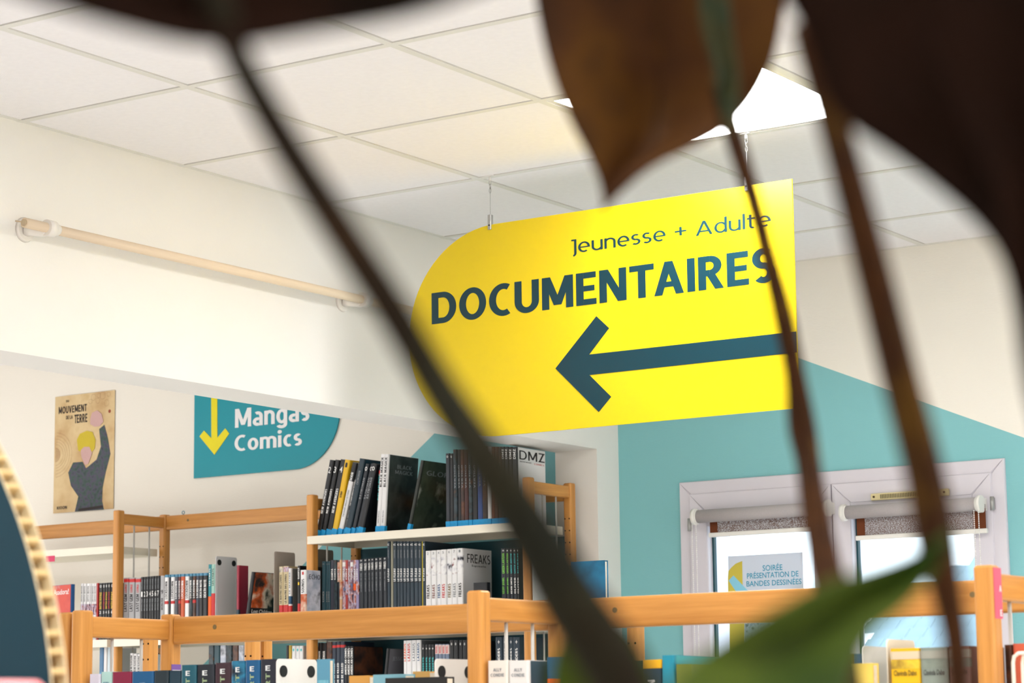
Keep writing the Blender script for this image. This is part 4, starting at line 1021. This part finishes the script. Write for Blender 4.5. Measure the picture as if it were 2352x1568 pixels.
for k in range(6): c4.append((477 + k * 14, 490 + k * 14, 1482, [A_dark, TL, A_snow, A_dark, A_brown, A_snow][k], {}, ['dark', 'teal', 'grey', 'dark', 'brown', 'pale'][k] + ' printed comic'))
row(c4, Yb, SH3, .125, 'printed comics glimpsed below the front rail', 'in the gap below front rail', ybot=1500)
# ---- first bay
d1 = []
for k, (l, r_) in enumerate(((183, 188.5), (190, 196), (197, 205), (206, 208.6), (209, 214.5), (214.8, 220))): d1.append((l, r_, 1340, WH, dict(texts=[('20TH BOYS', .45, .92, .5, T_k)], bands=[(.05, .38, A_mix)]), 'white comic with printed foot'))
d1.append((221, 225, 1339, RD, {}, 'slim red comic'))
bx = [225.3, 234, 240.6, 246.4, 252.4, 259.6]
for k in range(5): d1.append((bx[k], bx[k + 1] - .4, 1339 - k * .4, BK, dict(texts=[('BATTLE ROYALE', .22, .72, .6, T_y if k % 2 == 0 else T_r), (str(k + 2), .07, .15, .5, T_w, 'h'), ('o', .86, .94, .5, T_w, 'h')]), 'black comic with %s capitals' % ('yellow' if k % 2 == 0 else 'red')))
row(d1[:7], Yb, SH2, .125, 'white comics in the first bay', 'of the first bay run', ybot=1380, hid=.42)
row(d1[7:], Yb, SH2, .125, 'black comics with coloured capitals left of the post', 'left of the post', ybot=1380, hid=.42)
a = W(161, 1401, Y=6.49); t = W(178, 1343, Y=6.49)
asd_h = W(150, 1343, Y=6.5).z - SH2
asd = book(W(172, 1401, Y=6.50).x, 6.50, SH2 + .0006, .018, .13, asd_h, cm((26, 84, 140)), lean=.0, yaw=1.35, side=None, label='small red and blue comic shown tilted, left of white comics')
m_ = MB().box(-.0188, -.0182, .002, .128, .002, asd_h - .001)
m_.build('front_cover', art('red comic print', [(190, 50, 36), (200, 60, 40), (196, 56, 40), (180, 190, 190)], 14), asd)
text('Asadora!', T_w, asd, (-.0192, .118, asd_h - .036), (0, -.104, 0), (0, 0, .02), .01, 3)

# ---- bookends
M_bend = mat('light grey steel bookend', (206, 206, 206), .35, .5)
def bookend(pxf, pyt, Y, z, label, m=M_bend, d=.115, dots=True, group='steel bookends', extra=0):
    p = W(pxf, pyt + 30, Y=Y); t = W(pxf, pyt, Y=Y)
    h = t.z - z; r = .008; pts = []
    for cy, cz, st in ((d - r, h - r, 0), (r, h - r, 90)):
        for k in range(6):
            a_ = math.radians(st + 90 * k / 5); pts.append((cy + r * math.cos(a_), cz + r * math.sin(a_)))
    pts = pts + [(0, 0), (d, 0)]
    e = empty('bookend', (p.x, Y, z + .0006), label, 'bookend', group)
    n = len(pts); v = [(0, q[0], q[1]) for q in pts] + [(.0018, q[0], q[1]) for q in pts]
    mb = MB().add(v, [tuple(range(n)), tuple(range(2 * n - 1, n - 1, -1))] + [(i, n + i, n + (i + 1) % n, (i + 1) % n) for i in range(n)])
    mb.build('upright_plate', m, e)
    MB().box(-.0006, .0, 0, d, 0, .0012).build('foot_plate', m, e)
    if dots:
        for yy in (.018, d - .018):
            for zz in (h - .022, .022):
                MB().cyl((.0018, yy, zz), (.0034, yy, zz), .0105, n=20).build('rubber_pad', M_black, e)
        MB().box(.0018, .003, d - .008, d - .0065, .03, h - .035).box(.0018, .003, .0065, .008, .03, h - .035).build('pressed_rib', m, e)
    return e
bookend(495, 1277, Yb + .0, SH2, 'grey steel bookend with black pads, second shelf under teal sign')
bookend(629, 1266, Yb + .002, SH2, 'plain grey bookend plate right of the slanted cover', mat('dull grey plate', (176, 166, 156), .5), dots=False)
bookend(728.5, 1261, Yb + .12, SH2, 'plain grey bookend plate standing behind the dark teal comics', mat('dull dark plate', (120, 116, 110), .5), d=.09, dots=False)
bookend(1223, 1264, Yb - .03, SH2 , 'white bookend with dark pads at the jamb, right of post', M_white)
FYB = 3.345; FSH = EYE - .13
bookend(634, 1513, FYB, FSH, 'white steel bookend with two black pads, front shelf left', M_white)
bookend(998, 1513, FYB + .0, FSH, 'white steel bookend with two black pads beside front post', M_white)
bookend(1981, 1484, FYB + .0, FSH, 'white bookend plate left of the yellow books', M_white, dots=False, d=.09)
bookend(2036, 1468, FYB + .02, FSH, 'tall cream bookend plate behind the yellow book', M_shelf, dots=False, d=.10)
# support strip for the bookend right of the back post: a shelf bracket continues there
x0 = BX[3]
shelf(cases[2], x0 + .0175, x0 + .085, BYF - .04, BYR - .02, SH2)

# ---- front shelf books
A_emb = mat('pale emblem print', (220, 224, 224), .5)
f1 = [
    (204, 228, 1548, cm((206, 200, 214)), {}, 'pale lilac book'),
    (228.5, 255, 1543, cm((170, 206, 200)), dict(texts=[('NOTES', .90, .92, .5, T_b, 'h')]), 'mint green book'),
    (255.5, 301, 1543, cm((130, 28, 62)), dict(texts=[('ANN', .87, .90, .3, T_w, 'h')]), 'wide crimson book'),
    (301.5, 351, 1542, cm((14, 84, 132)), dict(texts=[('ANN', .88, .91, .28, T_w, 'h'), ('ESCAPADES', .83, .86, .7, T_t, 'h')]), 'wide blue book'),
    (352, 384, 1540, cm((28, 44, 52)), dict(texts=[('POESIE', .4, .9, .35, T_t)]), 'dark slate book'),
    (384.5, 413, 1541, cm((24, 54, 70)), dict(texts=[('POESIE', .4, .9, .35, T_gr)]), 'dark blue book'),
]
for k, (l, r_, ty, m) in enumerate(((414, 448, 1527, cm((20, 84, 100))), (448.5, 488, 1526, cm((30, 36, 46))), (489, 527.5, 1522, cm((58, 34, 44))), (528, 560.5, 1518, A_blue), (561, 594.5, 1516, cm((14, 84, 130))), (595.5, 632.5, 1514, cm((30, 34, 48))))):
    f1.append((l, r_, ty, m, dict(texts=[('E', .918, .955, .3, A_emb, 'h'), ('ROBERT', .60, .90, .28, mat('gold green print', (150, 170, 130), .5)), ]), ['teal', 'charcoal', 'maroon', 'blue printed', 'bright blue', 'dark navy'][k] + ' thick book with white emblem'))
row(f1, FYB, FSH, .15, 'thick books on the front shelf at left', 'on front left shelf', ybot=1560)
# face-out books near the bottom edge
def faceout(l, r_, ty, Y, z, th, m, label, edge=M_pages, print_=None, pan=None):
    a = W(l, ty, Y=Y); b = W(r_, ty, Y=Y)
    w_ = b.x - a.x; h = (a.z + b.z) / 2 - z
    o = MB().box(0, w_, 0, .002, 0, h).box(.002, w_ - .002, .0021, th - .0021, .002, h - .003, 1).box(0, w_, th - .002, th, 0, h).box(0, .002, .0021, th - .0021, 0, h).build('book', [m, edge], None, (a.x, Y, z + .0006))
    tag(o, label, 'book')
    if pan: MB().box(w_ * .1, w_ * .9, -.0006, -.0001, h * .1, h * .85).build('cover_picture', pan, o)
    return o
faceout(728, 757, 1514, FYB + .05, FSH, .014, cm((90, 150, 176)), 'pale blue book with dark tower picture right of the bookend', pan=A_tower)
faceout(857, 930, 1549, FYB - .02, FSH, .03, cm((120, 170, 184)), 'pale blue framed book face out at the bottom edge', pan=A_brown)
faceout(885, 1026, 1556, FYB - .047, FSH, .022, cm((22, 22, 22)), 'wide black book face out at the bottom edge')
faceout(948, 986, 1542, FYB + .05, FSH, .03, cm((206, 160, 90)), 'small tan book behind the black one', pan=None)
faceout(802, 848, 1552, FYB + .02, FSH, .03, cm((206, 150, 70)), 'tan spined book between the tower book and pale blue one')
f2 = [(1117, 1164.5, 1517, cm((222, 214, 204)), dict(texts=[('ALLY', .922, .945, .4, T_gr, 'h'), ('CONDIE', .885, .908, .66, T_gr, 'h')]), 'cream book with grey capitals'),
      (1165, 1211, 1517, cm((220, 216, 212)), dict(texts=[('ALLY', .922, .945, .4, T_gr, 'h'), ('CONDIE', .885, .908, .66, T_gr, 'h')], bands=[(.55, .80, A_snow)], side=cm((60, 76, 84))), 'cream book with small figure picture'),
      ]
row(f2, FYB, FSH, .15, 'cream books with spaced grey capitals', 'of two cream ones by post', ybot=1560)
row([(1252, 1279, 1509, cm((26, 84, 124)), dict(bands=[(.3, .85, T_o)], texts=[('PRESQUE', .35, .8, .4, T_w)], side=cm((30, 90, 120))), 'blue book with orange spine panel behind the stem')], FYB + .03, FSH, .11, None, None, ybot=1560)
f3 = [(1453, 1475.5, 1517, cm((40, 84, 60)), {}, 'dark green book'),
      (1476, 1518.5, 1515, cm((26, 52, 74)), dict(bands=[(.94, 1, cm((236, 176, 20)))], texts=[('SN', .78, .86, .4, T_w)]), 'navy book with yellow top band'),
      (1519, 1548, 1505, cm((20, 132, 156)), dict(texts=[('LES CAHIERS', .3, .8, .3, T_t)], side=cm((40, 150, 160))), 'turquoise book')]
row(f3, FYB, FSH, .15, 'books on the front shelf below the window', 'below the window rail', ybot=1560)
row([(1550, 1585, 1525, cm((104, 112, 40)), dict(texts=[('UNE HISTOIRE', .3, .85, .3, T_gr)], side=cm((96, 104, 40))), 'olive green book behind the leaf')], FYB - .012, FSH, .12, None, None, ybot=1560)
row([(1941, 1961, 1502, cm((140, 100, 50)), {}, 'brown book behind the green leaf'), (1962, 1978, 1502, cm((50, 90, 140)), {}, 'narrow blue book left of the white bookend plate')], FYB + .02, FSH, .12, None, None, ybot=1560)
A_yel = art('yellow ornament print', [(216, 176, 40), (230, 196, 60), (150, 120, 40), (232, 206, 90)], 20)
faceout(1955, 2005, 1524, FYB - .02, FSH, .02, cm((226, 196, 90)), 'pale yellow ornamented book before the white bookend plate', pan=A_yel)
for k, (l, r_, ty, m, nm) in enumerate(((2043, 2112.5, 1489, cm((226, 178, 20)), 'bright yellow book with script title on pale band'), (2114, 2176, 1487, cm((130, 140, 130)), 'grey green book with script title behind stem'), (2177, 2230, 1484, cm((130, 96, 88)), 'dusty pink book left of the labelled post'))):
    row([(l, r_, ty, m, dict(bands=[(.93, .98, cm((206, 190, 160)) if k == 0 else cm((150, 150, 138))), (.87, .925, A_yel if k == 0 else A_snow2)], texts=[('Clavinda Dabo', .825, .86, .76, T_k, 'h')]), nm)], FYB + .0, FSH, .13, None, None, ybot=1540)
row([(2307, 2324, 1481, A_brown, {}, 'dark red brown book right of the labelled post'), (2325, 2364, 1478, cm((226, 112, 84)), {}, 'salmon book at the right edge of the picture')], FYB + .06, FSH, .12, None, None, ybot=1540)
p = W(2326, 1500, Y=FYB)
we = empty('wire_bookend', (p.x, FYB, FSH), 'cream bent wire bookend before the salmon book', 'bookend')
hw = p.z - FSH
for dx in (0, .012):
    pts = [(dx, 0, .002), (dx, 0, hw - .014), (dx + .002, 0, hw - .005), (dx + .009, 0, hw), (dx + .055, 0, hw), (dx + .062, 0, hw - .006), (dx + .064, 0, hw - .014), (dx + .064, 0, .002)]
    MB().tube([(a_[0], a_[1] + dx * .5, a_[2]) for a_ in pts], .0028, 10).build('bent_wire', M_shelf, we)
# blue picture book on the middle row
blue = W(1391, 1400, Y=4.66)
bl0 = W(1313, 1400, Y=4.66); ztp = W(1350, 1288, Y=4.66).z
bb = MB().box(0, blue.x - bl0.x, 0, .002, 0, ztp - EYE + .15).box(.002, blue.x - bl0.x - .002, .0021, .012, .002, ztp - EYE + .147, 1).box(0, blue.x - bl0.x, .0121, .014, 0, ztp - EYE + .15).build('book', [A_sky, M_pages], None, (bl0.x, 4.66, EYE - .15))
tag(bb, 'large blue seascape picture book standing face out before the white jamb', 'book')

# ================================================================== CARDBOARD DISC
M_card = mat('kraft honeycomb card', (226, 196, 140), .85, .1, .08, 60)
M_liner = mat('cream card liner', (240, 226, 186), .8, .1)
M_dteal = mat('dark teal printed card', (6, 58, 74), .5, .3, .06, 4)
YC = 1.42
P = [W(x, y, Y=YC) for x, y in ((0, 1090), (60, 1250), (90, 1370), (118, 1568))]
def circ(a, b, c):
    ax, ay, bx, by, cx, cy = a.x, a.z, b.x, b.z, c.x, c.z
    d = 2 * (ax * (by - cy) + bx * (cy - ay) + cx * (ay - by))
    ux = ((ax * ax + ay * ay) * (by - cy) + (bx * bx + by * by) * (cy - ay) + (cx * cx + cy * cy) * (ay - by)) / d
    uz = ((ax * ax + ay * ay) * (cx - bx) + (bx * bx + by * by) * (ax - cx) + (cx * cx + cy * cy) * (bx - ax)) / d
    return ux, uz, math.hypot(ax - ux, ay - uz)
cxd, czd, RD_ = circ(P[0], P[1], P[3])
disc = empty('cardboard_disc', (cxd, YC, czd), 'round teal faced honeycomb cardboard display panel at the left edge', 'display panel')
TH = .019
def ring_disc(r, y0, y1, name, m, n=160):
    return MB().cyl((0, y0, 0), (0, y1, 0), r, n=n).build(name, m, disc)
ring_disc(RD_, 0, .0014, 'face_liner', [M_liner]); ring_disc(RD_ - .0008, -.0004, -.0001, 'printed_face', [M_dteal])
ring_disc(RD_, TH - .0014, TH, 'back_liner', [M_liner])
ring_disc(RD_ - .012, .0015, TH - .0015, 'core', [mat('shaded kraft core', (150, 108, 60), .9, .05)])  # core tinted darker than the card, cell shade put in its colour
nw = int(2 * math.pi * RD_ / .0165)
wm = None
nv = 0
for k in range(nw):
    t = 2 * math.pi * k / nw + random.uniform(-.1, .1) * 2 * math.pi / nw
    if not (-0.7 < t < 1.2 or t > 2 * math.pi - .7): continue
    if nv > 110: break
    nv += 1
    o = MB().box(-.0125, -.0005, .0015, TH - .0015, -.0022, .0022)
    if wm is None:
        w0 = o.build('cell_wall', M_card, disc); wm = w0.data; ob = w0
    else: ob = new('cell_wall', wm, disc)
    ob.location = (RD_ * math.cos(t), 0, RD_ * math.sin(t)); ob.rotation_euler = (0, -t, 0)
# red stand that carries the disc
q0 = W(0, 1552, D=1.75)
rs = empty('red_stand', (q0.x, q0.y, 0), 'glossy red display stand top at the lower left corner', 'stand')
zt = W(40, 1562, D=1.72).z
st_ = MB().rbox(-.36, W(140, 1560, Y=q0.y).x - q0.x, -.12, .005, 0, zt, .02, seg=6).build('stand_body', mat('glossy red plastic', (206, 24, 30), .25, .5), rs)

# ================================================================== PLANT
M_leafb = art('brown leaf underside', [(40, 22, 8), (62, 34, 8), (76, 46, 8), (44, 24, 8)], 16, (1, 1, 1), .65, 3, .12)
M_leafd = art('dark brown leaf', [(16, 9, 5), (28, 15, 8), (36, 20, 12), (20, 12, 6)], 9, (1, 1, 1), .8, 3, .06)
M_leafg = art('green leaf', [(24, 42, 2), (38, 60, 4), (66, 80, 18), (30, 50, 4)], 12, (1, 1, 1), .7, 2, .1)
M_leafm = art('mottled green leaf', [(22, 34, 18), (60, 48, 10), (30, 44, 26), (74, 62, 14)], 24, (1, 1, 1), .55, 3, .2)
M_stem1 = art('grey green stem', [(20, 24, 20), (38, 36, 24), (32, 24, 14), (50, 32, 14)], 14, (1, 1, 1), .75, 3, .1)
M_stem2 = art('brown stem bark', [(38, 22, 8), (64, 36, 12), (50, 28, 12), (78, 52, 12)], 30, (1, 1, 1), .75, 3, .1)
def PD_(px, py, d): return W(px, py, D=d)
pot_c = PD_(1760, 1568, .8); pot_c = Vector((pot_c.x, pot_c.y, 0))
plant = empty('potted_plant', pot_c, 'tall houseplant with dark brown and green leaves, blurred in the foreground', 'plant')
def smooth_path(pts, k=5):
    out = []
    n = len(pts)
    for i in range(n - 1):
        p0, p1, p2, p3 = pts[max(i - 1, 0)], pts[i], pts[i + 1], pts[min(i + 2, n - 1)]
        for j in range(k):
            t = j / k
            out.append([0.5 * ((2 * b) + (-a + c) * t + (2 * a - 5 * b + 4 * c - d) * t * t + (-a + 3 * b - 3 * c + d) * t ** 3) for a, b, c, d in zip(p0, p1, p2, p3)])
    out.append(list(pts[-1])); return out
def stem(pts, m, down=True):
    """pts: (px, py, width px, distance)"""
    sp_ = smooth_path(pts)
    P_ = []; R_ = []
    for x, y, w_, d in sp_:
        P_.append(PD_(x, y, d) - pot_c); R_.append(w_ / 2 * d / FPX)
    if down:
        last = P_[-1]; r = R_[-1]
        tgt = Vector((random.uniform(-.04, .04), random.uniform(-.03, .03), .82))
        for t in (.12, .3, .55, .8, 1): P_.append(last.lerp(tgt, t)); R_.append(max(r, .0035))
    return MB().tube(P_, R_, 14).build('stem', m, plant)
def leaf(left, right, m, d0, d1, fold=.03, thick=.0012, name='leaf', ddx=0.0):
    """leaf blade between two edges; the distance runs from d0 to d1 along it and the blade folds at the midrib"""
    L = smooth_path(left, 4); R = smooth_path(right, 4); n = len(L); k = 8
    v = []; f = []
    for i in range(n):
        s = i / (n - 1); d = d0 + (d1 - d0) * s
        for j in range(k + 1):
            t = j / k
            x = L[i][0] + (R[i][0] - L[i][0]) * t; y = L[i][1] + (R[i][1] - L[i][1]) * t
            wv = math.sin(s * 9 + t * 2) * .002
            v.append(PD_(x, y, d + fold * (1 - abs(2 * t - 1)) * math.sin(math.pi * min(1, max(0.05, s))) + ddx * (t - .5) + wv) - pot_c)
    for i in range(n - 1):
        for j in range(k):
            a_ = i * (k + 1) + j; f.append((a_, a_ + 1, a_ + k + 2, a_ + k + 1))
    me = pymesh(name, v, f, True); me.materials.append(m)
    o = new(name, me, plant)
    so = o.modifiers.new('thickness', 'SOLIDIFY'); so.thickness = thick; so.offset = 0
    # raised midrib
    mid = [Vector(v[i * (k + 1) + k // 2]) for i in range(n)]
    MB().tube(mid, [.0014] * n, 8).build('midrib', m, o)
    return o
# stems
stem([(430, -160, 70, .52), (495, 0, 72, .53), (545, 130, 72, .55), (650, 320, 80, .56), (790, 540, 84, .57), (900, 710, 88, .57), (1000, 880, 92, .57), (1130, 1080, 112, .56), (1225, 1230, 132, .56), (1310, 1380, 150, .56), (1390, 1500, 152, .56), (1440, 1610, 140, .56)], M_stem1)
stem([(1650, 180, 46, .96), (1682, 300, 46, .98), (1722, 430, 42, 1.0), (1765, 590, 42, 1.02), (1800, 730, 50, 1.03), (1826, 860, 48, 1.03), (1842, 980, 66, 1.03), (1856, 1060, 58, 1.02), (1870, 1160, 64, 1.0), (1892, 1280, 72, .98), (1920, 1420, 74, .96), (1945, 1610, 76, .95)], M_stem2)
stem([(1850, 60, 70, .7), (1905, 250, 74, .71), (1955, 430, 78, .72), (2010, 640, 84, .73), (2070, 880, 88, .73), (2122, 1080, 92, .73), (2148, 1230, 96, .73), (2175, 1360, 74, .73), (2195, 1470, 66, .73), (2205, 1610, 64, .73)], M_stem2)
# leaves
leaf([(-160, -420), (60, -420), (300, -430), (560, -420), (820, -400), (1040, -300), (1250, -90)],
     [(-160, -90), (90, 2), (280, 62), (500, 104), (740, 70), (980, 22), (1250, -80)], M_leafd, .5, .56, .02)
leaf([(1228, -260), (1225, -60), (1242, 60), (1270, 170), (1308, 268), (1350, 350), (1378, 415), (1388, 472)],
     [(1800, -260), (1806, -60), (1792, 60), (1766, 160), (1716, 245), (1640, 312), (1490, 385), (1390, 474)], M_leafb, .98, .96, .03)
leaf([(1600, -160), (1606, -20), (1612, 60), (1640, 160), (1650, 230), (1668, 300)], [(1668, -160), (1672, -20), (1680, 60), (1694, 160), (1694, 230), (1690, 302)], M_leafm, .955, .95, .004, name='leaf')
leaf([(1700, -300), (1788, -40), (1838, 60), (1880, 160), (1905, 235), (1950, 285), (2050, 350), (2150, 425), (2240, 505), (2300, 590), (2330, 700), (2350, 860), (2380, 1000)],
     [(2300, -500), (2420, -400), (2500, -300), (2560, -150), (2600, 0), (2620, 120), (2640, 240), (2650, 360), (2650, 480), (2640, 600), (2600, 720), (2560, 860), (2400, 1010)], M_leafd, .62, .66, .03)
leaf([(2080, -60), (2120, 60), (2180, 180), (2230, 300), (2290, 430), (2330, 600), (2345, 800)], [(2600, -60), (2600, 60), (2600, 180), (2600, 300), (2560, 430), (2480, 600), (2360, 810)], M_leafd, .57, .6, .02)
leaf([(2175, 1228), (2090, 1276), (2000, 1308), (1900, 1338), (1800, 1388), (1700, 1448), (1600, 1512), (1550, 1570), (1530, 1660)],
     [(2180, 1236), (2130, 1330), (2070, 1396), (2015, 1440), (1985, 1480), (1965, 1530), (1950, 1580), (1940, 1640), (1930, 1700)], M_leafg, .66, .56, .02)
leaf([(1330, 1380), (1296, 1440), (1270, 1510), (1262, 1590), (1270, 1680)], [(1336, 1382), (1440, 1440), (1490, 1520), (1520, 1600), (1520, 1680)], M_leafg, .60, .62, .01)
# pot on the floor
prof = [(0, 0), (.12, 0), (.13, .02), (.16, .80), (.172, .84), (.172, .87), (.155, .87), (.15, .83), (0, .83)]
v = []; f = []; ns = 32
for r, z in prof:
    for k in range(ns): v.append((r * math.cos(2 * math.pi * k / ns), r * math.sin(2 * math.pi * k / ns), z))
for i in range(len(prof) - 1):
    for k in range(ns): f.append((i * ns + k, i * ns + (k + 1) % ns, (i + 1) * ns + (k + 1) % ns, (i + 1) * ns + k))
me = pymesh('pot', v, f, True); me.materials.append(mat('grey planter', (120, 116, 110), .6)); new('pot', me, plant)
